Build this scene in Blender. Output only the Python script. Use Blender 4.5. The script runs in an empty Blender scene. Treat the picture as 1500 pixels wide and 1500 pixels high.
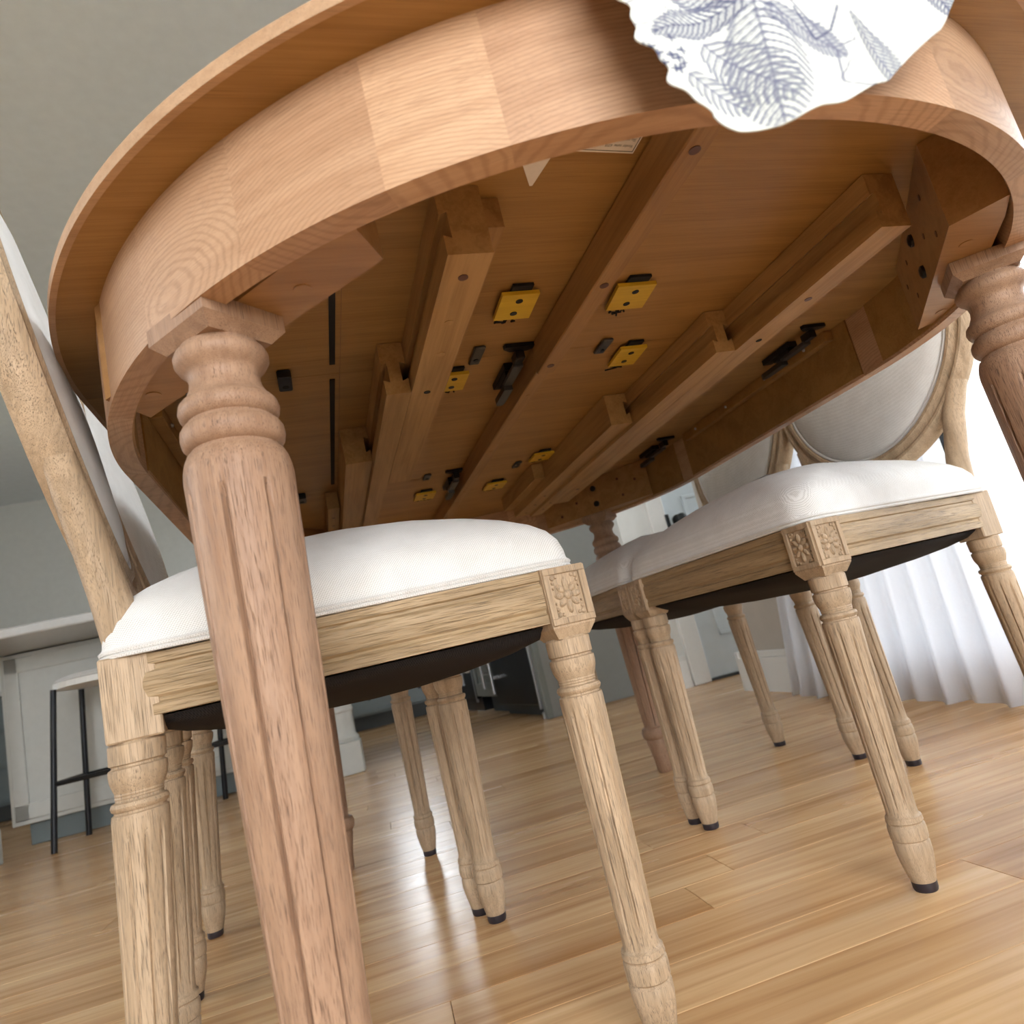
import bpy, bmesh, math, random
from math import sin, cos, pi, radians, sqrt, atan2, hypot
from mathutils import Vector, Matrix

random.seed(7)
S = bpy.context.scene
C = S.collection

# ------------------------------------------------------------------ camera
CAM_H = 0.37
F_PX, ROLL, PITCH, YAW = 1000.0, radians(13.33), radians(10.98), radians(17.15)
Rw = Vector((cos(YAW), -sin(YAW), 0)); Hd = Vector((sin(YAW), cos(YAW), 0)); Zw = Vector((0, 0, 1))
Fw = Hd * cos(PITCH) + Zw * sin(PITCH); Uw = -Hd * sin(PITCH) + Zw * cos(PITCH)
Xc = cos(ROLL) * Rw - sin(ROLL) * Uw; Yc = sin(ROLL) * Rw + cos(ROLL) * Uw
cd = bpy.data.cameras.new('camera'); cam = bpy.data.objects.new('camera', cd); C.objects.link(cam)
m = Matrix((Xc, Yc, -Fw)).transposed().to_4x4(); m.translation = (0, 0, CAM_H)
cam.matrix_world = m
cd.sensor_width = 36; cd.lens = 36 * F_PX / 1500; cd.clip_start = .01
cd.dof.use_dof = True; cd.dof.focus_distance = .74; cd.dof.aperture_fstop = 9
S.camera = cam

# ------------------------------------------------------------------ world, daylight, exposure
S.view_settings.view_transform = 'Standard'; S.view_settings.look = 'None'
S.view_settings.gamma = 1; S.view_settings.use_curve_mapping = False
S.view_settings.exposure = 0.03
w = bpy.data.worlds.new('world'); S.world = w; w.use_nodes = True
bg = w.node_tree.nodes['Background']
bg.inputs[0].default_value = (.90, .95, 1.0, 1); bg.inputs[1].default_value = 8.0

ROOM = radians(-4)                       # the room stands four degrees off the table
def rp(x, y, z=0): return Vector((x * cos(ROOM) - y * sin(ROOM), x * sin(ROOM) + y * cos(ROOM), z))
def daylight(name, loc, facing, sx, sy, power, col):
    """a rectangle of daylight filling a window opening"""
    l = bpy.data.lights.new(name, 'AREA'); l.shape = 'RECTANGLE'; l.size = sx; l.size_y = sy
    l.energy = power; l.color = col
    o = bpy.data.objects.new(name, l); C.objects.link(o); o.location = rp(*loc)
    d = rp(*facing).normalized(); o.rotation_euler = d.to_track_quat('-Z', 'Z').to_euler()
    return o
# the room is lit by the open sky through its windows, some of them added; only the patio window behind the camera
# carries a light of its own, set outside its opening
daylight('window_patio_offscreen', (0.1, -2.60, 1.45), (0, 1, -.35), 2.5, 1.9, 60, (1, .99, .97))

# ------------------------------------------------------------------ material helpers
MATS = {}
def _mat(name):
    mt = bpy.data.materials.new(name); mt.use_nodes = True
    nt = mt.node_tree; b = nt.nodes['Principled BSDF']; MATS[name] = mt
    return mt, nt, b
def N(nt, t, **kw):
    n = nt.nodes.new(t)
    for k, v in kw.items(): setattr(n, k, v)
    return n
def ramp(nt, fac, stops):
    r = N(nt, 'ShaderNodeValToRGB'); e = r.color_ramp.elements
    while len(e) < len(stops): e.new(.5)
    for i, (p, c) in enumerate(stops):
        e[i].position = p; e[i].color = (*c, 1) if len(c) == 3 else c
    nt.links.new(fac, r.inputs[0]); return r.outputs[0]
def math_(nt, op, a, b=None, c=None):
    n = N(nt, 'ShaderNodeMath', operation=op)
    for i, v in enumerate((a, b, c)):
        if v is None: continue
        if isinstance(v, (int, float)): n.inputs[i].default_value = v
        else: nt.links.new(v, n.inputs[i])
    return n.outputs[0]
def mix(nt, fac, a, b, mode='MIX'):
    n = N(nt, 'ShaderNodeMix', data_type='RGBA', blend_type=mode)
    for i, v in ((0, fac), (6, a), (7, b)):
        if isinstance(v, (int, float)): n.inputs[i].default_value = v
        elif isinstance(v, tuple): n.inputs[i].default_value = (*v, 1)
        else: nt.links.new(v, n.inputs[i])
    return n.outputs[2]
def plain(name, col, rough=.5, metal=0, coat=0, bump=0, bscale=200, spec=.5):
    mt, nt, b = _mat(name)
    tc = N(nt, 'ShaderNodeTexCoord'); no = N(nt, 'ShaderNodeTexNoise'); no.inputs['Scale'].default_value = bscale
    no.inputs['Detail'].default_value = 3
    nt.links.new(tc.outputs['Object'], no.inputs['Vector'])
    d = tuple(c * .88 for c in col)
    nt.links.new(mix(nt, no.outputs[0], d, col), b.inputs['Base Color'])
    b.inputs['Roughness'].default_value = rough; b.inputs['Metallic'].default_value = metal
    b.inputs['Coat Weight'].default_value = coat; b.inputs['Specular IOR Level'].default_value = spec
    if bump:
        bp = N(nt, 'ShaderNodeBump'); bp.inputs['Strength'].default_value = bump; bp.inputs['Distance'].default_value = .001
        nt.links.new(no.outputs[0], bp.inputs['Height']); nt.links.new(bp.outputs[0], b.inputs['Normal'])
    return mt
def wood(name, light, dark, pore, axis='z', rough=.5, pores=.6, coat=0, band=9., fine=2000., along=.016, bump=.25, var=.12, rings=0, spec=.4):
    """oak-like wood: long bands of tone, fine dark pores, both drawn out along one axis of the object"""
    mt, nt, b = _mat(name)
    tc = N(nt, 'ShaderNodeTexCoord'); oi = N(nt, 'ShaderNodeObjectInfo')
    off = N(nt, 'ShaderNodeVectorMath', operation='SCALE'); cx = N(nt, 'ShaderNodeCombineXYZ')
    for i in range(3): nt.links.new(oi.outputs['Random'], cx.inputs[i])
    nt.links.new(cx.outputs[0], off.inputs[0]); off.inputs['Scale'].default_value = 7.3
    add = N(nt, 'ShaderNodeVectorMath', operation='ADD')
    nt.links.new(tc.outputs['Object'], add.inputs[0]); nt.links.new(off.outputs[0], add.inputs[1])
    def mapped(a):
        mp = N(nt, 'ShaderNodeMapping'); s = [1, 1, 1]; s['xyz'.index(axis)] = a
        mp.inputs['Scale'].default_value = s; nt.links.new(add.outputs[0], mp.inputs['Vector']); return mp.outputs[0]
    n1 = N(nt, 'ShaderNodeTexNoise'); n1.inputs['Scale'].default_value = band * 4; n1.inputs['Detail'].default_value = 5
    n1.inputs['Distortion'].default_value = 1.2
    nt.links.new(mapped(.12), n1.inputs['Vector'])
    n2 = N(nt, 'ShaderNodeTexNoise'); n2.inputs['Scale'].default_value = fine; n2.inputs['Detail'].default_value = 3
    nt.links.new(mapped(along), n2.inputs['Vector'])
    n3 = N(nt, 'ShaderNodeTexNoise'); n3.inputs['Scale'].default_value = 14; n3.inputs['Detail'].default_value = 2
    nt.links.new(mapped(.3), n3.inputs['Vector'])
    n4 = N(nt, 'ShaderNodeTexNoise'); n4.inputs['Scale'].default_value = 260; n4.inputs['Detail'].default_value = 4
    n4.inputs['Distortion'].default_value = .6
    nt.links.new(mapped(.02), n4.inputs['Vector'])
    tone = math_(nt, 'ADD', math_(nt, 'MULTIPLY', n1.outputs[0], .62), math_(nt, 'MULTIPLY', n4.outputs[0], .38))
    col = ramp(nt, tone, [(.38, dark), (.58, light)])
    if rings:
        wv = N(nt, 'ShaderNodeTexWave', wave_type='RINGS', rings_direction='SPHERICAL'); wv.inputs['Scale'].default_value = rings
        wv.inputs['Distortion'].default_value = 3.2; wv.inputs['Detail'].default_value = 3; wv.inputs['Detail Scale'].default_value = 1.0
        wn_ = N(nt, 'ShaderNodeTexWhiteNoise', noise_dimensions='1D'); nt.links.new(oi.outputs['Random'], wn_.inputs['W'])
        mp = N(nt, 'ShaderNodeMapping'); mp.inputs['Scale'].default_value = (.62, .62, 1.25)
        sb = N(nt, 'ShaderNodeVectorMath', operation='SUBTRACT'); nt.links.new(wn_.outputs['Color'], sb.inputs[0]); sb.inputs[1].default_value = (.5, .5, .25)
        rl = N(nt, 'ShaderNodeVectorMath', operation='SCALE'); nt.links.new(sb.outputs[0], rl.inputs[0]); rl.inputs['Scale'].default_value = .16
        a2 = N(nt, 'ShaderNodeVectorMath', operation='ADD'); nt.links.new(tc.outputs['Object'], a2.inputs[0]); nt.links.new(rl.outputs[0], a2.inputs[1])
        nt.links.new(a2.outputs[0], mp.inputs['Vector']); nt.links.new(mp.outputs[0], wv.inputs['Vector'])
        rf = ramp(nt, wv.outputs['Fac'], [(.0, (.80, .765, .73)), (.5, (1, 1, 1))])
        col = mix(nt, .8, col, rf, 'MULTIPLY'); col = mix(nt, 1, col, oi.outputs['Color'], 'MULTIPLY')
    pm = ramp(nt, n2.outputs[0], [(.34, (1, 1, 1)), (.46, (0, 0, 0))])
    pf = math_(nt, 'MULTIPLY', pm, math_(nt, 'MULTIPLY', n3.outputs[0], pores * 1.6))
    col = mix(nt, pf, col, pore)
    hs = N(nt, 'ShaderNodeHueSaturation')
    v = math_(nt, 'ADD', math_(nt, 'MULTIPLY', oi.outputs['Random'], var * 2), 1 - var)
    nt.links.new(v, hs.inputs['Value']); nt.links.new(col, hs.inputs['Color'])
    nt.links.new(hs.outputs[0], b.inputs['Base Color'])
    b.inputs['Roughness'].default_value = rough; b.inputs['Coat Weight'].default_value = coat
    b.inputs['Coat Roughness'].default_value = .15; b.inputs['Specular IOR Level'].default_value = spec
    bp = N(nt, 'ShaderNodeBump'); bp.inputs['Strength'].default_value = bump; bp.inputs['Distance'].default_value = .0012
    bp.invert = True
    nt.links.new(pm, bp.inputs['Height']); nt.links.new(bp.outputs[0], b.inputs['Normal'])
    return mt

CH_L, CH_D, CH_P = (.50, .36, .23), (.36, .25, .15), (.17, .125, .085)
for a in 'xyz':
    wood('oak_chair_' + a, CH_L, CH_D, CH_P, a, .55, 1.05, bump=.5, var=.06)
    if a == 'x': wood('oak_rail_' + a, (.41, .285, .155), (.28, .185, .09), (.13, .09, .055), a, .55, 1.0, bump=.5, var=.06)
TB_L, TB_D, TB_P = (.405, .25, .158), (.31, .18, .11), (.11, .06, .038)
wood('oak_leg', TB_L, TB_D, TB_P, 'z', .5, 1.0, bump=.4, var=.04)
wood('oak_apron', (.60, .38, .235), (.51, .305, .18), (.25, .13, .07), 'x', .42, .45, bump=.12, var=.14, rings=85)
wood('oak_apron_inside', (.24, .105, .045), (.18, .075, .03), (.09, .04, .02), 'x', .4, .4, bump=.1, var=.06)
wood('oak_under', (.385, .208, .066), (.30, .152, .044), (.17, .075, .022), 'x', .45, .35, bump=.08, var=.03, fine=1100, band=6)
wood('oak_rim', (.55, .35, .21), (.46, .28, .16), (.2, .12, .07), 'x', .5, .6, var=.03)
wood('oak_brace', (.38, .20, .078), (.30, .15, .054), (.2, .09, .035), 'x', .4, .4, bump=.1, var=.05)
wood('beech_slide', (.43, .255, .105), (.32, .178, .068), (.24, .13, .06), 'y', .5, .3, bump=.08, var=.05, spec=.25)
wood('beech_beam', (.38, .205, .075), (.28, .14, .048), (.2, .1, .04), 'y', .45, .4, bump=.1, var=.05)
wood('yellow_block', (.70, .46, .035), (.58, .35, .02), (.4, .22, .03), 'x', .4, .2, bump=.05, var=.05, band=4)
plain('black_metal', (.022, .023, .026), .38, .6)
plain('grey_metal', (.10, .10, .105), .4, .8)
plain('dark_hole', (.006, .004, .003), .8)
plain('black_felt', (.012, .011, .012), .95)
plain('wood_plug', (.22, .10, .05), .5)
plain('brown_plug', (.10, .035, .022), .4)
plain('paper', (.90, .84, .80), .7)
plain('print_ink', (.05, .045, .045), .7)
plain('black_glide', (.02, .016, .022), .4)
plain('white_paint', (.80, .79, .76), .45)
plain('wall_paint_white', (.76, .76, .73), .85, bscale=20)
plain('ceiling_paint', (.82, .85, .86), .9, bscale=20)
plain('wall_paint_beige', (.50, .455, .40), .85, bscale=20)
plain('door_paint', (.72, .79, .83), .45, bscale=20)
plain('cabinet_paint', (.20, .215, .20), .5, bscale=30)
plain('cabinet_paint_blue', (.17, .205, .215), .45, bscale=30)
plain('cabinet_side', (.27, .275, .26), .6, bscale=30)
plain('island_paint', (.60, .61, .58), .5, bscale=30)
plain('toe_kick', (.05, .055, .055), .6)
plain('fridge_black', (.010, .012, .016), .38, 0, 0, spec=.3)
plain('steel', (.45, .45, .46), .3, 1)
plain('stone_top', (.62, .62, .61), .2, bscale=60)
plain('knob_black', (.012, .016, .018), .35)
plain('window_frame_paint', (.8, .8, .78), .4)
plain('lawn', (.30, .30, .21), .95, bscale=8)
plain('subfloor', (.10, .07, .045), .9)

def fabric(name, light, dark, scale=2300, bump=.5, dust=False):
    mt, nt, b = _mat(name)
    tc = N(nt, 'ShaderNodeTexCoord'); sp = N(nt, 'ShaderNodeSeparateXYZ'); nt.links.new(tc.outputs['Object'], sp.inputs[0])
    jit = N(nt, 'ShaderNodeTexNoise'); jit.inputs['Scale'].default_value = 180
    nt.links.new(tc.outputs['Object'], jit.inputs['Vector'])
    jv = math_(nt, 'MULTIPLY', jit.outputs[0], 2.4)
    a = math_(nt, 'ADD', math_(nt, 'MULTIPLY', math_(nt, 'ADD', sp.outputs[0], math_(nt, 'MULTIPLY', sp.outputs[2], .35)), scale), jv)
    c = math_(nt, 'ADD', math_(nt, 'MULTIPLY', math_(nt, 'ADD', sp.outputs[1], math_(nt, 'MULTIPLY', sp.outputs[2], 1.0)), scale), jv)
    wv = math_(nt, 'MULTIPLY', math_(nt, 'SINE', a), math_(nt, 'SINE', c))
    h = math_(nt, 'ADD', math_(nt, 'MULTIPLY', wv, .5), .5)
    big = N(nt, 'ShaderNodeTexNoise'); big.inputs['Scale'].default_value = 35; big.inputs['Detail'].default_value = 4
    nt.links.new(tc.outputs['Object'], big.inputs['Vector'])
    hh = math_(nt, 'ADD', math_(nt, 'MULTIPLY', h, .75), math_(nt, 'MULTIPLY', big.outputs[0], .35))
    nt.links.new(ramp(nt, hh, [(.15, dark), (.62, light)]), b.inputs['Base Color'])
    b.inputs['Roughness'].default_value = .9; b.inputs['Sheen Weight'].default_value = .0 if dust else .25
    b.inputs['Specular IOR Level'].default_value = .2
    bp = N(nt, 'ShaderNodeBump'); bp.inputs['Strength'].default_value = bump; bp.inputs['Distance'].default_value = .0006
    nt.links.new(h, bp.inputs['Height']); nt.links.new(bp.outputs[0], b.inputs['Normal'])
    return mt
fabric('linen', (.80, .785, .76), (.47, .445, .41))
fabric('linen_piping', (.72, .70, .67), (.5, .47, .43), 2600)
fabric('dust_cover', (.020, .016, .0145), (.011, .009, .008), 2600, .3, True)

# curtain: thin white cloth that lets daylight through
mt, nt, b = _mat('curtain_cloth'); b.inputs['Base Color'].default_value = (.86, .87, .90, 1); b.inputs['Roughness'].default_value = .9
no = N(nt, 'ShaderNodeTexNoise'); no.inputs['Scale'].default_value = 300; tcn = N(nt, 'ShaderNodeTexCoord'); nt.links.new(tcn.outputs['Object'], no.inputs['Vector'])
nt.links.new(mix(nt, no.outputs[0], (.80, .81, .85), (.9, .91, .93)), b.inputs['Base Color'])
tr = N(nt, 'ShaderNodeBsdfTranslucent'); tr.inputs[0].default_value = (.9, .92, .96, 1)
mx = N(nt, 'ShaderNodeMixShader'); mx.inputs[0].default_value = .5
nt.links.new(b.outputs[0], mx.inputs[1]); nt.links.new(tr.outputs[0], mx.inputs[2]); nt.links.new(mx.outputs[0], nt.nodes['Material Output'].inputs[0])

# printed cotton: the print is kept in a colour attribute of the cloth mesh
mt, nt, b = _mat('printed_cotton'); at = N(nt, 'ShaderNodeAttribute'); at.attribute_name = 'print'
nt.links.new(at.outputs[0], b.inputs['Base Color']); b.inputs['Roughness'].default_value = .85

# glass of the windows
mt, nt, b = _mat('window_glass'); tp = N(nt, 'ShaderNodeBsdfTransparent'); gl = N(nt, 'ShaderNodeBsdfGlossy'); gl.inputs['Roughness'].default_value = .02
fr = N(nt, 'ShaderNodeFresnel'); fr.inputs[0].default_value = 1.45; mx = N(nt, 'ShaderNodeMixShader')
nt.links.new(fr.outputs[0], mx.inputs[0]); nt.links.new(tp.outputs[0], mx.inputs[1]); nt.links.new(gl.outputs[0], mx.inputs[2])
nt.links.new(mx.outputs[0], nt.nodes['Material Output'].inputs[0])

# polished floor boards: tone differs from board to board
mt, nt, b = _mat('floor_board')
tc = N(nt, 'ShaderNodeTexCoord'); oi = N(nt, 'ShaderNodeObjectInfo')
sp = N(nt, 'ShaderNodeSeparateXYZ'); nt.links.new(tc.outputs['Object'], sp.inputs[0])
rowi = math_(nt, 'FLOOR', math_(nt, 'ADD', math_(nt, 'DIVIDE', sp.outputs[1], .0915), .5))
wn = N(nt, 'ShaderNodeTexWhiteNoise', noise_dimensions='2D'); cv = N(nt, 'ShaderNodeCombineXYZ')
nt.links.new(rowi, cv.inputs[0]); nt.links.new(oi.outputs['Random'], cv.inputs[1]); nt.links.new(cv.outputs[0], wn.inputs['Vector'])
sh = N(nt, 'ShaderNodeVectorMath', operation='SCALE'); nt.links.new(wn.outputs['Color'], sh.inputs[0]); sh.inputs['Scale'].default_value = 9
ad = N(nt, 'ShaderNodeVectorMath', operation='ADD'); nt.links.new(tc.outputs['Object'], ad.inputs[0]); nt.links.new(sh.outputs[0], ad.inputs[1])
def fm(s):
    mp = N(nt, 'ShaderNodeMapping'); mp.inputs['Scale'].default_value = s; nt.links.new(ad.outputs[0], mp.inputs['Vector']); return mp.outputs[0]
n1 = N(nt, 'ShaderNodeTexNoise'); n1.inputs['Scale'].default_value = 55; n1.inputs['Detail'].default_value = 6; n1.inputs['Distortion'].default_value = .8
nt.links.new(fm((.035, 1, 1)), n1.inputs['Vector'])
n2 = N(nt, 'ShaderNodeTexNoise'); n2.inputs['Scale'].default_value = 9; n2.inputs['Detail'].default_value = 4; n2.inputs['Distortion'].default_value = 1.5
nt.links.new(fm((.12, 1, 1)), n2.inputs['Vector'])
c1 = ramp(nt, n1.outputs[0], [(.3, (.56, .325, .15)), (.5, (.71, .45, .225)), (.72, (.79, .535, .295))])
c2 = ramp(nt, n2.outputs[0], [(.3, (.74, .60, .47)), (.55, (1, 1, 1)), (.75, (1.0, .97, .93))])
cc = mix(nt, .8, c1, c2, 'MULTIPLY')
tone = ramp(nt, wn.outputs['Value'], [(0, (.84, .78, .72)), (.4, (.95, .92, .89)), (.7, (1, 1, 1)), (1, (1.07, 1.09, 1.11))])
cc = mix(nt, 1, cc, tone, 'MULTIPLY')
nt.links.new(cc, b.inputs['Base Color'])
rr = ramp(nt, n2.outputs[0], [(.3, (.20,) * 3), (.7, (.28,) * 3)]); nt.links.new(rr, b.inputs['Roughness'])
b.inputs['Coat Weight'].default_value = .0; b.inputs['Specular IOR Level'].default_value = .45
wob = N(nt, 'ShaderNodeTexNoise'); wob.inputs['Scale'].default_value = 22; nt.links.new(fm((.15, 1, 1)), wob.inputs['Vector'])
bp = N(nt, 'ShaderNodeBump'); bp.inputs['Strength'].default_value = .12; bp.inputs['Distance'].default_value = .002
nt.links.new(wob.outputs[0], bp.inputs['Height']); nt.links.new(bp.outputs[0], b.inputs['Normal']); nt.links.new(bp.outputs[0], b.inputs['Coat Normal'])

# ------------------------------------------------------------------ mesh helpers
class MB:
    def __init__(s): s.v = []; s.f = []; s.sm = []
    def add(s, vs, fs, smooth=False, M=None):
        o = len(s.v); s.v += [tuple(M @ Vector(p)) if M else tuple(p) for p in vs]
        s.f += [tuple(i + o for i in q) for q in fs]; s.sm += [smooth] * len(fs); return s
    def box(s, x0, x1, y0, y1, z0, z1, b=0, M=None):
        """box with chamfered edges when b > 0"""
        if b <= 0:
            vs = [(x, y, z) for z in (z0, z1) for y in (y0, y1) for x in (x0, x1)]
            fs = [(0, 2, 3, 1), (4, 5, 7, 6), (0, 1, 5, 4), (2, 6, 7, 3), (0, 4, 6, 2), (1, 3, 7, 5)]
            return s.add(vs, fs, False, M)
        bm = bmesh.new(); bmesh.ops.create_cube(bm, size=1)
        for v in bm.verts: v.co = Vector(((x0 + x1) / 2 + v.co.x * (x1 - x0), (y0 + y1) / 2 + v.co.y * (y1 - y0), (z0 + z1) / 2 + v.co.z * (z1 - z0)))
        bmesh.ops.bevel(bm, geom=bm.edges[:], offset=b, segments=1, affect='EDGES')
        bm.verts.index_update(); vs = [v.co.copy() for v in bm.verts]; fs = [[v.index for v in f.verts] for f in bm.faces]; bm.free()
        return s.add(vs, fs, False, M)
    def prism(s, poly, z0, z1, M=None, axis='z'):
        n = len(poly)
        def P(p, z): return (p[0], p[1], z) if axis == 'z' else ((p[0], z, p[1]) if axis == 'y' else (z, p[0], p[1]))
        vs = [P(p, z0) for p in poly] + [P(p, z1) for p in poly]
        fs = [tuple(range(n))[::-1], tuple(range(n, 2 * n))] + [(i, (i + 1) % n, n + (i + 1) % n, n + i) for i in range(n)]
        return s.add(vs, fs, False, M)
    def lathe(s, prof, seg=32, M=None, groove=None, smooth=True):
        """prof: list of (z, r); groove: (count, z0, z1, depth, width_rad, phase)"""
        vs = []; fs = []
        for z, r in prof:
            for k in range(seg):
                a = 2 * pi * k / seg; rr = r
                if groove:
                    cn, g0, g1, dp, wd, ph = groove
                    if g0 < z < g1:
                        st = 2 * pi / cn; d = (a + ph) % st; d = min(d, st - d)
                        e = min(1, min(z - g0, g1 - z) / .006)
                        if d < wd: rr -= dp * e * (.5 + .5 * cos(pi * d / wd)) ** .4
                vs.append((rr * cos(a), rr * sin(a), z))
        for i in range(len(prof) - 1):
            for k in range(seg):
                a, b2 = i * seg + k, i * seg + (k + 1) % seg
                fs.append((a, b2, b2 + seg, a + seg))
        s.add(vs, fs, smooth, M)
        n = len(prof)
        o = len(s.v) - n * seg
        s.f.append(tuple(o + k for k in range(seg))[::-1]); s.sm.append(False)
        s.f.append(tuple(o + (n - 1) * seg + k for k in range(seg))); s.sm.append(False)
        return s
    def tube(s, pts, r, seg=8, closed=False, smooth=True):
        n = len(pts); vs = []; fs = []; P = [Vector(p) for p in pts]
        up = Vector((.13, .21, .97))
        for i in range(n):
            t = (P[(i + 1) % n] - P[i - 1]) if closed else (P[min(i + 1, n - 1)] - P[max(i - 1, 0)])
            t.normalize(); a = t.cross(up)
            if a.length < .05: a = t.cross(Vector((1, 0, 0)))
            a.normalize(); b2 = t.cross(a)
            rr = r[i] if isinstance(r, (list, tuple)) else r
            for k in range(seg):
                q = 2 * pi * k / seg; vs.append(P[i] + (a * cos(q) + b2 * sin(q)) * rr)
        for i in range(n if closed else n - 1):
            for k in range(seg):
                j = (i + 1) % n; fs.append((i * seg + k, i * seg + (k + 1) % seg, j * seg + (k + 1) % seg, j * seg + k))
        if not closed:
            fs += [tuple(range(seg))[::-1], tuple((n - 1) * seg + k for k in range(seg))]
        return s.add(vs, fs, smooth)
    def ell(s, c, rx, ry, rz, seg=12, rings=6, M=None):
        vs = []; fs = []
        for i in range(rings + 1):
            p = pi * i / rings
            for k in range(seg):
                a = 2 * pi * k / seg; vs.append((c[0] + rx * sin(p) * cos(a), c[1] + ry * sin(p) * sin(a), c[2] + rz * cos(p)))
        for i in range(rings):
            for k in range(seg):
                a, b2 = i * seg + k, i * seg + (k + 1) % seg; fs.append((a, a + seg, b2 + seg, b2))
        return s.add(vs, fs, True, M)
    def build(s, name, mat, parent=None, label=None):
        me = bpy.data.meshes.new(name); me.from_pydata(s.v, [], s.f)
        me.polygons.foreach_set('use_smooth', s.sm)
        bm = bmesh.new(); bm.from_mesh(me); bmesh.ops.remove_doubles(bm, verts=bm.verts, dist=1e-6)
        bmesh.ops.recalc_face_normals(bm, faces=bm.faces); bm.to_mesh(me); bm.free()
        if any(s.sm): me.set_sharp_from_angle(angle=radians(38))
        me.materials.append(MATS[mat]); o = bpy.data.objects.new(name, me); C.objects.link(o)
        if parent: o.parent = parent
        if label: o['label'] = label
        return o
def thing(name, label, cat, loc=(0, 0, 0), rz=0, group=None):
    o = bpy.data.objects.new(name, None); C.objects.link(o); o.empty_display_size = .05
    o.location = loc; o.rotation_euler = (0, 0, rz); o['label'] = label; o['category'] = cat
    if group: o['group'] = group
    return o
def struct(o, rot=True):
    o['kind'] = 'structure'
    if rot: o.rotation_euler = (0, 0, ROOM)
    return o
def B(name, mat, parent, x0, x1, y0, y1, z0, z1, b=0, label=None):
    return MB().box(x0, x1, y0, y1, z0, z1, b).build(name, mat, parent, label)
def copy_tree(o, parent=None):
    c = o.copy(); C.objects.link(c); c.parent = parent
    for ch in list(o.children): copy_tree(ch, c)
    return c

# ------------------------------------------------------------------ the room shell (room axes)
XR, XL, YB, YF, ZC = 1.38, -3.05, 6.45, -2.25, 2.55
def slab(name, mat, z0, z1):
    return struct(MB().box(XL - .1, XR + .12, YF - .1, YB + .1, z0, z1).box(XR + .12, 3.2, 2.3, YB + .1, z0, z1).build(name, mat))
floor = slab('floor', 'subfloor', -.06, -.0135)
slab('ceiling', 'ceiling_paint', ZC, ZC + .1)
struct(B('ground', 'lawn', None, -25, 25, -25, 25, -.4, -.2))
def wall(name, mat, boxes):
    mb = MB()
    for bx in boxes: mb.box(*bx)
    return struct(mb.build(name, mat))
# kitchen wall with a window over the worktop
wall('wall_kitchen', 'wall_paint_white', [(XL, -.19, YB, YB + .1, 0, ZC), (.43, 1.2, YB, YB + .1, 0, ZC), (-.19, .43, YB, YB + .1, 0, .97), (-.19, .43, YB, YB + .1, 2.13, ZC)])
wall('wall_left', 'wall_paint_white', [(XL - .1, XL, YF, .3, 0, ZC), (XL - .1, XL, 2.1, 3.75, 0, ZC), (XL - .1, XL, 5.45, YB, 0, ZC), (XL - .1, XL, 3.75, 5.45, 0, .95), (XL - .1, XL, 3.75, 5.45, 2.05, ZC), (XL - .1, XL, .3, 2.1, 0, .8), (XL - .1, XL, .3, 2.1, 2.1, ZC)])
wall('wall_patio', 'wall_paint_white', [(XL, -1.15, YF - .1, YF, 0, ZC), (1.35, XR + .12, YF - .1, YF, 0, ZC), (-1.15, 1.35, YF - .1, YF, 2.18, ZC)])
# right wall: beige, ends at the passage
wall('wall_right', 'wall_paint_beige', [(XR, XR + .12, YF, .15, 0, ZC), (XR, XR + .12, 1.85, 2.57, 0, ZC), (XR, XR + .12, .15, 1.85, 2.12, ZC), (XR, XR + .12, .15, 1.85, 0, .08)])
# passage and the wall with the door
YD = 3.16
wall('wall_door', 'wall_paint_white', [(1.25, 1.50, YD, YD + .1, 0, ZC), (1.262, 1.36, YD + .1, 4.6, 0, ZC), (2.30, 3.1, YD, YD + .1, 0, ZC), (1.50, 2.30, YD, YD + .1, 2.05, ZC)])
wall('wall_passage', 'wall_paint_white', [(3.0, 3.1, 2.3, 2.43, 0, ZC), (3.0, 3.1, 3.13, YD, 0, ZC), (3.0, 3.1, 2.43, 3.13, 0, .6), (3.0, 3.1, 2.43, 3.13, 2.2, ZC), (XR + .12, 3.1, 2.3, 2.4, 0, ZC)])
# baseboards
def baseboard(name, x0, x1, y0, y1):
    mb = MB(); mb.box(x0, x1, y0, y1, 0, .125)
    cxm = .006 if (x1 - x0) < (y1 - y0) else 0; cym = 0 if cxm else .006
    mb.box(x0 + cxm, x1, y0 + cym, y1, .125, .15, .003)
    return struct(mb.build(name, 'white_paint'))
baseboard('baseboard_right', XR - .02, XR, 1.87, 2.59)
struct(B('baseboard_end', 'white_paint', None, XR - .02, XR + .14, 2.57, 2.59, 0, .15, .002))
baseboard('baseboard_door', 1.25, 1.405, YD - .018, YD)
# door with casing
dc = struct(MB().box(1.41, 1.50, YD - .022, YD + .10, 0, 2.13, .004).build('trim_1', 'white_paint'))
struct(MB().box(2.30, 2.39, YD - .022, YD + .10, 0, 2.13, .004).build('trim_2', 'white_paint'))
struct(MB().box(1.41, 2.39, YD - .022, YD + .10, 2.05, 2.14, .004).build('trim_3', 'white_paint'))
door = struct(MB().box(1.505, 2.295, YD + .012, YD + .05, .012, 2.045, .002).build('door_1', 'door_paint'))
for (x0, x1, z0, z1) in [(1.62, 1.86, .20, .92), (1.94, 2.18, .20, .92), (1.62, 1.86, 1.08, 1.92), (1.94, 2.18, 1.08, 1.92)]:
    mb = MB()
    for q in [(x0, x1, z0, z0 + .02), (x0, x1, z1 - .02, z1), (x0, x0 + .02, z0, z1), (x1 - .02, x1, z0, z1)]:
        mb.box(q[0], q[1], YD + .004, YD + .0125, q[2], q[3], .003)
    mb.build('door_panel_moulding', 'door_paint', door)
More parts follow.
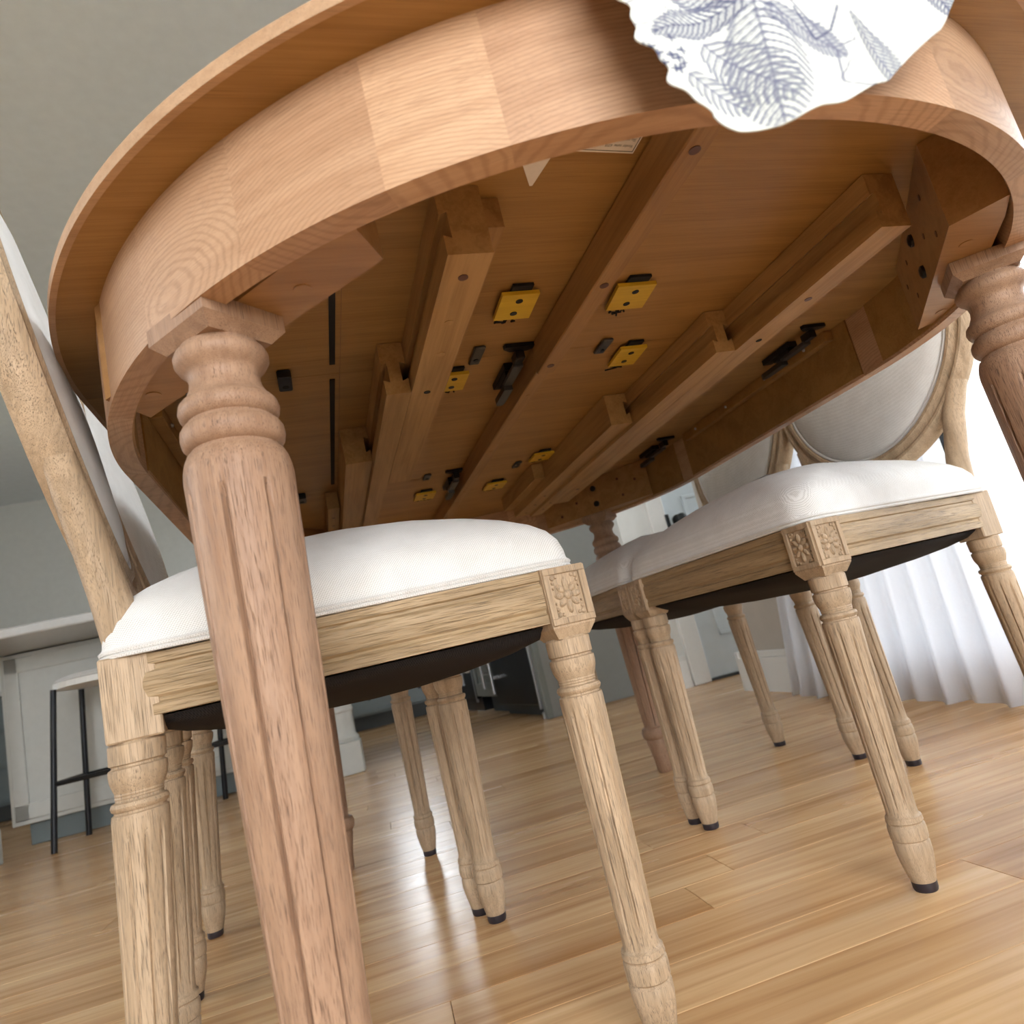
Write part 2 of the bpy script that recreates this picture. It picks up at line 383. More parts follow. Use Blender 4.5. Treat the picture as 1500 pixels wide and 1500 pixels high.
Mk = Matrix.Translation((1.572, YD + .012, .80)) @ Matrix.Rotation(radians(90), 4, 'X')
MB().lathe([(0, .03), (.006, .03), (.008, .012), (.03, .011), (.034, .022), (.045, .028), (.058, .026), (.064, .014)], 20, Mk).build('door_knob', 'knob_black', door, 'round black door knob')
MB().box(1.492, 1.512, YD - .026, YD - .019, .765, .835, .002).build('strike_plate', 'knob_black', dc, 'small black latch plate')
B('threshold', 'toe_kick', door, 1.505, 2.295, YD + .0, YD + .05, .0, .012)

# windows: frames and panes in the openings
def window(name, x0, x1, y0, y1, z0, z1, nx, nz, along):
    mb = MB(); t = .045
    def bar(a0, a1, c0, c1):
        if along == 'x': mb.box(a0, a1, y0, y1, c0, c1, .004)
        else: mb.box(x0, x1, a0, a1, c0, c1, .004)
    A0, A1 = (x0, x1) if along == 'x' else (y0, y1)
    bar(A0, A0 + t, z0, z1); bar(A1 - t, A1, z0, z1); bar(A0, A1, z0, z0 + t); bar(A0, A1, z1 - t, z1)
    o = struct(mb.build(name, 'window_frame_paint'))
    for i in range(1, nx):
        q = A0 + (A1 - A0) * i / nx
        mb = MB(); bar(q - .022, q + .022, z0 + t, z1 - t); mb.build('mullion', 'window_frame_paint', o)
    for i in range(1, nz):
        q = z0 + (z1 - z0) * i / nz
        mb = MB(); bar(A0 + t, A1 - t, q - .012, q + .012); mb.build('glazing_bar', 'window_frame_paint', o)
    if along == 'x': ym = (y0 + y1) / 2; MB().box(x0 + t, x1 - t, ym - .003, ym + .003, z0 + t, z1 - t).build('pane', 'window_glass', o)
    else: xm = (x0 + x1) / 2; MB().box(xm - .003, xm + .003, y0 + t, y1 - t, z0 + t, z1 - t).build('pane', 'window_glass', o)
    return o
window('window_1', -.19, .43, YB + .01, YB + .06, .97, 2.13, 1, 2, 'x')
window('window_added_2', XL - .09, XL - .04, .3, 2.1, .8, 2.1, 3, 2, 'y')  # added window, out of view, lets sky light in from the left
window('window_3', XR + .05, XR + .10, .15, 1.85, .08, 2.12, 2, 1, 'y')
window('window_added_5', XL - .09, XL - .04, 3.75, 5.45, .95, 2.05, 2, 1, 'y')  # made-up window that brightens the kitchen and the island
window('window_added_6', 3.04, 3.09, 2.43, 3.13, .6, 2.2, 1, 2, 'y')  # window added at the passage end to light the door
window('window_4', -1.15, 1.35, YF - .09, YF - .04, .03, 2.18, 2, 1, 'x')

# ------------------------------------------------------------------ floor boards, one by one where the photo shows them
PW = .0915; ROW0 = .799
LENS = [.75, 1.05, 1.35, 1.7]
plank_me = {}
def plank_mesh(L):
    if L not in plank_me:
        e, c = .00035, .0005
        mb = MB(); hw = PW / 2 - e; hl = L / 2 - e
        vs = [(-hl, -hw, -.013), (hl, -hw, -.013), (hl, hw, -.013), (-hl, hw, -.013),
              (-hl, -hw, -c), (hl, -hw, -c), (hl, hw, -c), (-hl, hw, -c),
              (-hl + c, -hw + c, 0), (hl - c, -hw + c, 0), (hl - c, hw - c, 0), (-hl + c, hw - c, 0)]
        fs = [(0, 1, 5, 4), (1, 2, 6, 5), (2, 3, 7, 6), (3, 0, 4, 7), (4, 5, 9, 8), (5, 6, 10, 9), (6, 7, 11, 10), (7, 4, 8, 11), (8, 9, 10, 11), (3, 2, 1, 0)]
        mb.add(vs, fs); o = mb.build('floor_board', 'floor_board', floor); plank_me[L] = o.data; bpy.data.objects.remove(o)
    return plank_me[L]
rest = []
random.seed(21)
for i in range(-34, 62):
    yc = ROW0 + PW * (i + .5)
    if yc > YB or yc < YF: continue
    x1lim = XR + 1.7 if yc > 2.2 else XR + .1
    x = XL - .05 + random.random() * -1.0
    if i == 0: x = .005 - 1.05 - 1.35 - 1.05
    k = 0
    while x < x1lim:
        L = random.choice(LENS)
        if i == 0: L = [1.05, 1.35, 1.05, 1.7, 1.35][min(k, 4)]; k += 1
        c = x + L / 2
        near = .45 < yc < 6.2 and c + L / 2 > -1.35 - .12 * yc and c - L / 2 < 2.0 and c + L / 2 < 3.2
        if near:
            o = bpy.data.objects.new('floor_board', plank_mesh(L)); C.objects.link(o); o.parent = floor; o.location = (c, yc, 0)
        else: rest.append((c, yc, L))
        x += L
mb = MB()
for c, yc, L in rest:
    x0, x1 = max(c - L / 2, XL - .08), min(c + L / 2, 3.18)
    if x1 - x0 > .02: mb.box(x0 + .0003, x1 - .0003, yc - PW / 2 + .0003, yc + PW / 2 - .0003, -.013, 0)
o = mb.build('floor_boards', 'floor_board', floor); o['kind'] = 'stuff'

# ------------------------------------------------------------------ kitchen
TALL = ROOM + radians(7.7)             # the run of tall units stands at a slight angle
tall_y0 = 0.0
XFACE = 0.0
t = thing('fridge_enclosure', 'tall grey-green cabinet panel boxing in the black fridge', 'cabinet', rp(.737, 3.36), TALL)
B('side_panel', 'cabinet_side', t, XFACE, 0.52, tall_y0, tall_y0 + .03, .0, 2.4, .002)
B('front_stile', 'cabinet_paint', t, XFACE - .012, XFACE + .02, tall_y0 - .002, tall_y0 + .045, 0, 2.4, .003)
B('top_box', 'cabinet_paint', t, XFACE, 0.52, tall_y0 + .03, 0.78, 1.9, 2.4, .003)
t = thing('fridge', 'black fridge with a steel trim edge and long bar handle', 'fridge', rp(.737, 3.36), TALL)
B('body', 'fridge_black', t, XFACE + .03, 0.515, tall_y0 + .045, 0.76, .06, 1.88)
B('door', 'fridge_black', t, XFACE - .02, XFACE + .03, tall_y0 + .06, 0.75, .07, 1.87, .004)
B('steel_edge', 'steel', t, XFACE - .024, XFACE - .004, tall_y0 + .045, tall_y0 + .062, .05, 1.87, .002)
B('grille', 'toe_kick', t, XFACE + .03, XFACE + .05, tall_y0 + .05, 0.75, .008, .06)
MB().lathe([(0, .016), (.03, .016), (.034, .01)], 12, Matrix.Translation((XFACE + .0, tall_y0 + .065, 0))).build('foot', 'steel', t)
mb = MB(); mb.tube([(XFACE - .06, 0.66, .14), (XFACE - .06, 0.66, 1.5)], .011, 10); mb.box(XFACE - .06, XFACE - .02, 0.652, 0.668, .22, .24); mb.box(XFACE - .06, XFACE - .02, 0.652, 0.668, 1.4, 1.42); mb.build('handle', 'steel', t)
t = thing('pantry_cabinet', 'grey-green panelled pantry cabinet with long steel pull beside the fridge', 'cabinet', rp(.737, 3.36), TALL)
B('body', 'cabinet_paint', t, XFACE + .02, 0.515, 0.785, 1.23, .11, 2.4)
B('toe_kick', 'toe_kick', t, XFACE + .08, 0.515, 0.785, 1.23, .006, .11)
d = B('door', 'cabinet_paint', t, XFACE - .002, XFACE + .02, 0.79, 1.225, .12, 2.38, .003)
for q in [(0.79, 0.85, .12, 2.38), (1.165, 1.225, .12, 2.38), (0.85, 1.165, .12, .20), (0.85, 1.165, 2.3, 2.38)]:
    B('door_stile', 'cabinet_paint', d, XFACE - .014, XFACE - .002, *q, .003)
mb = MB(); mb.tube([(XFACE - .05, 0.88, .17), (XFACE - .05, 0.88, 1.2)], .01, 10); mb.box(XFACE - .05, XFACE - .012, 0.873, 0.887, .25, .265); mb.box(XFACE - .05, XFACE - .012, 0.873, 0.887, 1.1, 1.115); mb.build('handle', 'steel', d)
t = thing('built_in_oven', 'black built-in appliance with steel handles in the kitchen wall', 'oven', rp(.737, 3.36), TALL)
B('body', 'fridge_black', t, XFACE + .02, 0.515, 1.24, 1.88, .02, 2.1)
B('door', 'fridge_black', t, XFACE - .01, XFACE + .02, 1.25, 1.87, .10, 1.2, .004)
B('steel_edge', 'steel', t, XFACE - .014, XFACE, 1.26, 1.28, .08, 1.2, .002)
mb = MB(); mb.tube([(XFACE - .05, 1.38, .2), (XFACE - .05, 1.38, 1.1)], .011, 10); mb.box(XFACE - .05, XFACE - .01, 1.373, 1.387, .28, .295); mb.box(XFACE - .05, XFACE - .01, 1.373, 1.387, 1.0, 1.015); mb.build('handle', 'steel', t)
MB().ell((XFACE - .03, 1.29, .30), .024, .024, .024).build('dial', 'white_paint', t)

o = struct(B('wall_kitchen_right', 'wall_paint_white', None, 0.02, .14, 1.90, 3.3, 0, ZC), False); o.location = rp(.737, 3.36); o.rotation_euler = (0, 0, TALL)
CY = 5.85
wrk = None
xs = [-2.95, -2.25, -1.55, -.95, -.40, .10, .42]
lab = ['with three drawers in the far corner', 'with a drawer over two doors', 'with wide drawers beyond the island', 'with plain drawers behind the island', 'with drawers and round knobs under the window', 'with narrow drawers next to the tall oven']
for i in range(6):
    x0, x1 = xs[i] + .003, xs[i + 1] - .003
    t = thing('base_cabinet', 'blue-grey kitchen base cabinet ' + lab[i], 'cabinet', rp(0, 0), ROOM, 'base cabinets along the kitchen wall')
    B('carcass', 'cabinet_paint_blue', t, x0, x1, CY + .02, YB - .005, .11, .88)
    B('toe_kick', 'toe_kick', t, x0, x1, CY + .07, YB - .01, .004, .11)
    for (z0, z1) in ((.12, .36), (.375, .62), (.635, .87)):
        d = B('drawer', 'cabinet_paint_blue', t, x0 + .005, x1 - .005, CY, CY + .02, z0, z1, .003)
        mb = MB()
        for q in [(x0 + .01, x1 - .01, z0 + .005, z0 + .04), (x0 + .01, x1 - .01, z1 - .04, z1 - .005), (x0 + .01, x0 + .05, z0, z1), (x1 - .05, x1 - .01, z0, z1)]:
            mb.box(q[0], q[1], CY - .008, CY + .002, q[2] + .004, q[3] - .004, .002)
        mb.build('drawer_frame', 'cabinet_paint_blue', d)
        MB().lathe([(0, .006), (.012, .006), (.016, .014), (.024, .014), (.028, .006)], 14, Matrix.Translation(((x0 + x1) / 2, CY, (z0 + z1) / 2)) @ Matrix.Rotation(radians(90), 4, 'X')).build('knob', 'knob_black', d)
o = B('worktop', 'stone_top', None, xs[0], xs[-1] + .04, CY - .03, YB - .003, .885, .92, .004); o.rotation_euler = (0, 0, ROOM)
o['label'] = 'pale stone worktop running along the kitchen wall'; o['category'] = 'worktop'

# island with turned corner posts
t = thing('kitchen_island', 'off-white kitchen island with turned corner posts and stone top', 'island', rp(0, 0), ROOM)
B('body', 'island_paint', t, -1.75, -.22, 3.72, 4.4, .10, .88, .003)
B('toe_kick', 'cabinet_paint_blue', t, -1.70, -.27, 3.77, 4.35, .002, .10)
for i in range(3):
    x0 = -1.73 + i * .505; mb = MB()
    for q in [(x0, x0 + .49, .12, .19), (x0, x0 + .49, .79, .86), (x0, x0 + .06, .12, .86), (x0 + .43, x0 + .49, .12, .86)]: mb.box(q[0], q[1], 3.708, 3.722, q[2], q[3], .003)
    mb.build('panel_frame', 'island_paint', t)
B('corner_board', 'white_paint', t, -.24, -.205, 3.70, 3.76, .09, .88, .003)
B('top', 'stone_top', t, -1.85, -.12, 3.2, 4.45, .885, .925, .005)
post = [(.135, .050), (.14, .058), (.155, .060), (.165, .052), (.175, .045), (.20, .0455), (.265, .047), (.272, .053), (.284, .053), (.292, .047), (.40, .0495), (.56, .047), (.60, .040), (.615, .052), (.63, .052), (.645, .044), (.70, .056), (.75, .05), (.77, .056), (.785, .056)]
for x in (-.215, -1.68):
    p = MB().lathe(post, 28, Matrix.Translation((x, 3.29, 0))).build('post', 'island_paint', t)
    B('post_base', 'island_paint', p, x - .062, x + .062, 3.228, 3.352, .001, .137, .003)
    B('post_cap', 'island_paint', p, x - .062, x + .062, 3.228, 3.352, .785, .885, .003)
# bar stools at the island
def stool(x, y, label):
    t = thing('bar_stool', label, 'stool', rp(x, y), ROOM, 'stools at the island')
    for sx in (-1, 1):
        for sy in (-1, 1):
            MB().tube([(sx * .19, sy * .17, .0), (sx * .15, sy * .14, .64)], .012, 10).build('leg', 'black_metal', t)
    z = .26; k = .19 - .04 * z / .64; kk = .17 - .03 * z / .64
    for q in [((-k, -kk), (k, -kk)), ((-k, kk), (k, kk)), ((-k, -kk), (-k, kk)), ((k, -kk), (k, kk))]:
        MB().tube([(q[0][0], q[0][1], z), (q[1][0], q[1][1], z)], .010, 8).build('footrest', 'black_metal', t)
    MB().prism([(.2 * cos(a) * (1 if abs(cos(a)) < .7 else .97), .19 * sin(a)) for a in [2 * pi * i / 28 for i in range(28)]], .64, .665).build('seat_board', 'white_paint', t)
    MB().ell((0, 0, .672), .19, .18, .03, 24, 8).build('seat_pad', 'linen', t)
stool(-.62, 3.42, 'black metal bar stool by the island, next to its end post')
stool(-1.20, 3.42, 'black metal bar stool at the middle of the island')

# curtain on the side window with its rod
def curtain(name, y0, y1, label):
    n, mz = 120, 14; vs = []; fs = []; L = abs(y1 - y0)
    for j in range(mz + 1):
        z = .012 + (2.22 - .012) * j / mz
        for i in range(n + 1):
            u = i / n; a = u * L / .085 * 2 * pi
            amp = .013 * (1 - .25 * j / mz); ya = y0 + (y1 - y0) * .26 * min(z, 1.0)
            vs.append((1.275 + amp * sin(a + .5 * sin(3.1 * u * L)) + .004 * sin(9 * u + 3 * j / mz), ya + (y1 - ya) * u + .004 * cos(a), z + .004 * sin(a * .5)))
    for j in range(mz):
        for i in range(n): a = j * (n + 1) + i; fs.append((a, a + 1, a + n + 2, a + n + 1))
    o = MB().add(vs, fs, True).build(name, 'curtain_cloth'); o.rotation_euler = (0, 0, ROOM)
    o.modifiers.new('thickness', 'SOLIDIFY').thickness = .0012
    o['label'] = label; o['category'] = 'curtain'; return o
curtain('curtain', 2.12, 1.25, 'long white curtain hanging beside the baseboard and the passage')
curtain('curtain', .75, -.05, 'long white curtain drawn to the patio end of the side window')
o = MB().tube([(1.275, -.25, 2.26), (1.275, 2.28, 2.26)], .012, 10).build('curtain_rod', 'black_metal'); o.rotation_euler = (0, 0, ROOM)
MB().ell((1.275, -.27, 2.26), .024, .03, .024).build('finial', 'black_metal', o); MB().ell((1.275, 2.30, 2.26), .024, .03, .024).build('finial', 'black_metal', o)
for y in (0, 2.2): MB().box(1.275, XR - .001, y - .01, y + .01, 2.248, 2.27).build('bracket', 'black_metal', o)
o['label'] = 'thin black curtain rod above the side window'; o['category'] = 'curtain rod'

# ------------------------------------------------------------------ the extending dining table
U, ZA, TOPZ = .74, .645, .753
TX, TN, TF = .345, .795, 1.32          # middle line, near seam, far seam
RO, RI, RR = .519, .499, .554          # apron outside, apron inside, rim of the top
table = thing('dining_table', 'extending oak dining table with round ends, seen from underneath', 'table', (TX, (TN + TF) / 2, 0))
def T(mb, name, mat, parent=None, label=None):
    """build in world coordinates, then hang under the table"""
    o = mb.build(name, mat, parent or table, label)
    o.data.transform(Matrix.Translation((-TX, -(TN + TF) / 2, 0))); return o
def arc(c, r, a0, a1, n): return [(TX + r * cos(a0 + (a1 - a0) * i / n), c + r * sin(a0 + (a1 - a0) * i / n)) for i in range(n + 1)]
def top_piece(out, name):
    """flat piece with eased edge from an outline"""
    n = len(out); cxm = sum(p[0] for p in out) / n; cym = sum(p[1] for p in out) / n
    def ins(d): return [(p[0] + (cxm - p[0]) * d / max(.05, hypot(p[0] - cxm, p[1] - cym)), p[1] + (cym - p[1]) * d / max(.05, hypot(p[0] - cxm, p[1] - cym))) for p in out]
    lev = [(.0, U), (0, U + .008), (.003, TOPZ)]
    vs = []; fs = []
    for d, z in lev: vs += [(x, y, z) for x, y in (ins(d) if d else out)]
    for l in range(2):
        for i in range(n): j = (i + 1) % n; fs.append((l * n + i, l * n + j, (l + 1) * n + j, (l + 1) * n + i))
    fs.append(tuple(range(n))[::-1]); fs.append(tuple(2 * n + i for i in range(n)))
    return T(MB().add(vs, fs), name, 'oak_under')
g = .0006
topn = top_piece([(p[0], p[1] - g) for p in arc(TN, RR, pi, 2 * pi, 160)], 'top_half')
topf = top_piece([(p[0], p[1] + g) for p in arc(TF, RR, 0, pi, 160)], 'top_half')
leaf = top_piece([(TX - RR, TN), (TX + RR, TN), (TX + RR, TF), (TX - RR, TF)], 'leaf')
# thin edge band on the rim of the top
def band(a, ra, rb, z0, z1, c):
    n = len(a) - 1; vs = []; fs = []
    for q in a:
        for r, z in ((ra, z0), (rb, z0), (rb, z1), (ra, z1)): vs.append((TX + r * cos(q), c + r * sin(q), z))
    for i in range(n):
        for k in range(4): fs.append((i * 4 + k, i * 4 + (k + 1) % 4, i * 4 + 4 + (k + 1) % 4, i * 4 + 4 + k))
    fs += [(0, 1, 2, 3), tuple(n * 4 + k for k in (3, 2, 1, 0))]
    return MB().add(vs, fs)
for c, a0, par in ((TN, pi, topn), (TF, 0, topf)):
    T(band([a0 + pi * i / 160 for i in range(161)], RR - .004, RR + .0012, U - .0006, U + .010, c), 'edge_band', 'oak_rim', par)
for sx in (-1, 1):
    x = TX + sx * RR; T(MB().box(min(x - .004 * sx, x + .0012 * sx), max(x - .004 * sx, x + .0012 * sx), TN + g, TF - g, U - .0006, U + .010), 'edge_band', 'oak_rim', leaf)
# curved aprons glued up from short blocks, and the straight aprons of the leaf
def apron_arc(c, a0, a1, n):
    return band([a0 + (a1 - a0) * i / n for i in range(n + 1)], RI, RO, ZA, U + .001, c)
cuts = [180, 198, 214, 227, 239, 247.6, 263, 282, 300, 320, 340, 360]
tones = [(1, 1, 1), (.93, .91, .89), (1.02, 1.0, .98), (.95, .92, .90), (1.05, 1.04, 1.02), (.88, .83, .80), (.97, .95, .94)]
for c, flip in ((TN, 0), (TF, 180)):
    for i in range(len(cuts) - 1):
        ob = T(apron_arc(c, radians(cuts[i] + flip), radians(cuts[i + 1] + flip), 14), 'apron_block', 'oak_apron')
        am = radians((cuts[i] + cuts[i + 1]) / 2 + flip); ct = Vector((RO * cos(am), c + RO * sin(am) - (TN + TF) / 2, (ZA + U) / 2))
        ob.data.transform(Matrix.Rotation(-am - pi / 2, 4, 'Z') @ Matrix.Translation(-ct)); ob.color = (*tones[i % 7], 1); ob.location = ct; ob.rotation_euler = (0, 0, am + pi / 2)
for sx in (-1, 1):
    x0, x1 = sorted((TX + sx * RI, TX + sx * RO))
    T(MB().box(x0, x1, TN + .001, TF - .001, ZA, U + .001), 'leaf_apron', 'oak_apron')
    # inner facing strip in the underside stain and a cleat along the straight side
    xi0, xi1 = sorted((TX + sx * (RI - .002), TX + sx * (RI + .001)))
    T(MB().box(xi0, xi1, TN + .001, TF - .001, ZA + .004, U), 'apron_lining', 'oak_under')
    xc0, xc1 = sorted((TX + sx * (RI - .018), TX + sx * (RI - .002)))
    T(MB().box(xc0, xc1, TN + .03, TF - .03, U - .018, U - .0005, .001), 'cleat', 'oak_under')
    for y in (TN + .08, TN + .19, TN + .32, TN + .44):
        T(MB().ell((TX + sx * (RI - .0185), y, U - .009), .003, .003, .003, 8, 4), 'screw', 'steel')
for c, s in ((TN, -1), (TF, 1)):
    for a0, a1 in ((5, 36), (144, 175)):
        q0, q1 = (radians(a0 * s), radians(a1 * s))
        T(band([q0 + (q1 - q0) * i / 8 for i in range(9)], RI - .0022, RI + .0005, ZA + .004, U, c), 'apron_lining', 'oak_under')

# corner braces
cxm, cym = TX, (TN + TF) / 2
def brace(mx, my):
    """near-left brace, mirrored into the other corners"""
    A = Vector((.083, .428)); d = Vector((-.66, .75)).normalized(); nrm = Vector((-d.y, d.x))
    if nrm.dot(Vector((TX, TN)) - A) > 0: nrm = -nrm
    L = .305
    P = [A, A + d * L, A + d * (L - .02) + nrm * .05, A + nrm * .05 + d * .03, A + Vector((-.024, -.042))]
    P = [Vector((cxm + mx * (p.x - cxm), cym + my * (p.y - cym))) for p in P]
    if mx * my < 0: P = P[::-1]
    o = T(MB().prism([tuple(p) for p in P], ZA + .006, U - .0008), 'corner_brace', 'oak_brace')
    nn = Vector((nrm.x * mx, nrm.y * my)); dd = Vector((d.x * mx, d.y * my)); AA = Vector((cxm + mx * (A.x - cxm), cym + my * (A.y - cym)))
    ang = atan2(-nn.y, -nn.x)
    for s_, z in ((.155, .672), (.155, .712)):
        p = AA + dd * s_; Mx = Matrix.Translation((p.x, p.y, z)) @ Matrix.Rotation(ang, 4, 'Z') @ Matrix.Rotation(radians(90), 4, 'Y')
        T(MB().lathe([(-.001, .0075), (.003, .0075), (.005, .004)], 10, Mx), 'bolt', 'black_metal', o)
    for s_, z in ((.05, .668), (.06, .715), (.10, .690), (.23, .672), (.225, .715), (.27, .70)):
        p = AA + dd * s_; Mx = Matrix.Translation((p.x, p.y, z)) @ Matrix.Rotation(ang, 4, 'Z') @ Matrix.Rotation(radians(90), 4, 'Y')
        T(MB().lathe([(-.001, .0035), (.0006, .0035)], 8, Mx), 'plug', 'brown_plug', o)
    for s_, off in ((.06, .022), (.17, .025), (.26, .022)):
        p = AA + dd * s_ + nn * off
        T(MB().lathe([(ZA + .0052, .0065), (ZA + .0065, .0065)], 14, Matrix.Translation((p.x, p.y, 0))), 'plug', 'oak_brace', o)
    return o
for mx in (1, -1):
    for my in (1, -1): brace(mx, my)

# turned legs
leg_prof = [(.0, .015), (.004, .0175), (.03, .019), (.06, .024), (.075, .0265), (.079, .0255), (.081, .029), (.088, .0325), (.098, .033), (.106, .030), (.109, .0235), (.112, .0228)]
leg_prof += [(.112 + (.528 - .112) * i / 40, .0228 + (.0372 - .0228) * (i / 40) ** .78) for i in range(1, 41)]
leg_prof += [(.535, .0366), (.541, .0352), (.546, .0330), (.5478, .0305), (.5495, .0300), (.551, .0325), (.554, .0347), (.559, .0357), (.564, .0352), (.5675, .0332), (.5695, .0305), (.5710, .0300),
             (.5725, .0322), (.5755, .0340), (.5795, .0348), (.584, .0338), (.5868, .0315), (.5875, .0300), (.590, .0285), (.596, .0255), (.602, .0245), (.607, .0252), (.610, .0275), (.613, .0305), (.617, .0328), (.621, .033), (.6245, .0315), (.627, .0285), (.629, .028), (.632, .031)]
def table_leg(x, y):
    M0 = Matrix.Translation((x, y, 0))
    o = T(MB().lathe(leg_prof, 240, M0, (8, .118, .516, .0045, .046, .25)), 'leg', 'oak_leg')
    b = .034; z1 = ZA + .0055
    M0 = M0 @ Matrix.Rotation(atan2(.75, -.66) * (1 if (x - cxm) * (y - cym) > 0 else -1), 4, 'Z')
    vs = [(sx * b, sy * b, z) for z in (z1, .6375) for sx, sy in ((-1, -1), (1, -1), (1, 1), (-1, 1))]
    vs += [(sx * .026, sy * .026, .629) for sx, sy in ((-1, -1), (1, -1), (1, 1), (-1, 1))]
    fs = [(0, 1, 2, 3)] + [(l * 4 + i, l * 4 + (i + 1) % 4, l * 4 + 4 + (i + 1) % 4, l * 4 + 4 + i) for l in (0, 1) for i in range(4)] + [(11, 10, 9, 8)]
    T(MB().add(vs, fs, False, M0), 'leg_block', 'oak_leg', o)
    T(MB().lathe([(0, .0145), (.0015, .0148)], 16, Matrix.Translation((x, y, -.0002))), 'glide', 'black_glide', o)
LX, LY = .3825, .5605
for sx in (-1, 1):
    for sy in (-1, 1): table_leg(cxm + sx * LX, cym + sy * LY)

# telescoping slides: each one a grooved bar
def slide(x0, x1, y0, y1, zb, groove, name='slide', mat='beech_slide'):
    h = U - .0008; gz0, gz1, gd = zb + .018, zb + .036, .007
    if h - zb < .045: P = [(x0, zb), (x1, zb), (x1, h), (x0, h)]
    else:
        P = [(x0, zb), (x1, zb)]
        if 'R' in groove: P += [(x1, gz0), (x1 - gd, gz0 - .003), (x1 - gd, gz1 + .003), (x1, gz1)]
        P += [(x1, h), (x0, h)]
        if 'L' in groove: P += [(x0, gz1), (x0 + gd, gz1 + .003), (x0 + gd, gz0 - .003), (x0, gz0)]
    return T(MB().prism(P, y0, y1, axis='y'), name, mat)
def holes(o, pts, zb, mat='brown_plug', r=.0045):
    for x, y in pts:
        T(MB().lathe([(zb - .0006, r), (zb + .001, r)], 14, Matrix.Translation((x, y, 0))), 'plug', mat, o)
s1 = slide(.1415, .180, .467, 1.10, .677, 'L')
holes(s1, [(.160, .50)], .677); holes(s1, [(.160, .575), (.162, .64)], .677, 'beech_slide'); holes(s1, [(.160, .735)], .677, 'dark_hole', .004)
slide(.1802, .201, .483, 1.06, .711, '', 'slide_cleat', 'beech_beam')
s2 = slide(.112, .1405, .728, 1.63, .676, 'LR')
s3 = slide(.072, .1115, .988, 1.63, .684, 'R')
s4 = slide(.047, .0695, 1.322, 1.63, .706, '')
holes(s3, [(.09, 1.50)], .684); holes(s4, [(.058, 1.40), (.058, 1.47), (.058, 1.55)], .706, 'brown_plug', .003)
r1 = slide(.5775, .615, .467, 1.52, .680, 'L')
holes(r1, [(.596, .60), (.596, 1.40)], .68); holes(r1, [(.597, .70)], .68, 'dark_hole', .004)
r2 = slide(.5475, .577, .724, 1.63, .680, 'LR')
r3 = slide(.508, .547, .988, 1.63, .686, 'R')
r4 = slide(.483, .5075, 1.349, 1.63, .706, '')
holes(r2, [(.562, 1.50), (.562, 1.56)], .68, 'brown_plug', .003)
holes(r3, [(.53, 1.44), (.53, 1.52), (.53, 1.6)], .686, 'brown_plug', .003)
# middle beam in two lengths
b1 = T(MB().box(.3155, .3385, .33, .776, .700, U - .0008, .0012), 'middle_beam', 'beech_beam')
holes(b1, [(.3265, .385), (.3265, .57), (.3265, .752)], .700, 'brown_plug', .0048)
b2 = T(MB().box(.318, .3385, .7785, 1.80, .706, U - .0008, .0012), 'middle_beam', 'beech_beam')
holes(b2, [(.328, .86), (.328, 1.10), (.328, 1.36), (.328, 1.45)], .706, 'beech_beam', .0035)

# yellow bearing blocks with felt behind and two screws each
def yblock(x0, x1, y0, y1, skew=0, felt=1):
    z0 = U - .0085
    P = [(x0, y0), (x1, y0), (x1 + skew, y1), (x0 + skew, y1)]
    o = T(MB().prism(P, z0, z0 + .0045), 'bearing_block', 'yellow_block', None, 'yellow wooden bearing block')
    cx_, cy_ = (x0 + x1 + skew) / 2, (y0 + y1) / 2
    for q in (-.013, .013):
        T(MB().lathe([(z0 - .0006, .0042), (z0 + .001, .0042)], 12, Matrix.Translation((cx_, cy_ + q, 0))), 'screw', 'black_metal', o)
    w_ = (x1 - x0)
    T(MB().box(x0 + w_ * .25, x1 - w_ * .2, y0 - .010, y1 + .003, z0 + .0045, U - .0008), 'felt_pad', 'black_felt', o)
    rnd = random.Random(int(x0 * 1e4) + int(y0 * 1e4))
    for k in range(5 if felt else 2):
        xa = x0 + w_ * (.2 + .5 * rnd.random())
        T(MB().tube([(xa, y1 + .002, z0 + .006), (xa + rnd.uniform(-.008, .008), y1 + .009, z0 + .002), (xa + rnd.uniform(-.014, .014), y1 + rnd.uniform(.010, .024), z0 + .005)], .0012, 5), 'frayed_thread', 'black_felt', o)
for a in [(.240, .283, .630, .683, .002), (.378, .427, .630, .683, .006), (.455, .496, .797, .852, .003, 0), (.203, .240, .820, .872, 0, 0),
          (.462, .505, 1.255, 1.30, 0, 0), (.238, .282, 1.425, 1.475, 0), (.402, .448, 1.435, 1.485, 0)]: yblock(*a)

# leaf latches
def latch(x, y, s=1.0, rz=0):
    M0 = Matrix.Translation((x, y, 0)) @ Matrix.Rotation(rz, 4, 'Z')
    o = T(MB().box(-.009, .009, .055, .125, U - .010, U - .0008, .001, M0), 'leaf_latch', 'black_metal', None, 'black metal leaf latch')
    T(MB().box(-.007, .007, .025, .085, U - .022, U - .016, .001, M0), 'lever', 'grey_metal', o)
    P = [(-.0065, .085), (.0065, .085), (.0065, .135), (.004, .142), (-.004, .142), (-.0065, .135)]
    T(MB().prism(P, U - .028, U - .020, M0), 'handle', 'grey_metal', o)
    T(MB().box(-.008, .008, .060, .10, U - .018, U - .010, .001, M0), 'body', 'black_metal', o)
    hk = [(-.02, .0), (.02, .0), (.022, .006), (.012, .014), (-.012, .014), (-.022, .006)]
    T(MB().prism(hk, U - .006, U - .0008, M0), 'hook_plate', 'black_metal', o)
    T(MB().box(-.006, .006, .008, .03, U - .018, U - .006, .001, M0), 'hook', 'black_metal', o)
for a in [(.297, TN - .035), (.305, TF - .03), (TX + .44, TN + .0), (TX + .44, TF - .03), (TX - .44, TN - .03), (TX - .44, TF - .03)]: latch(*a)
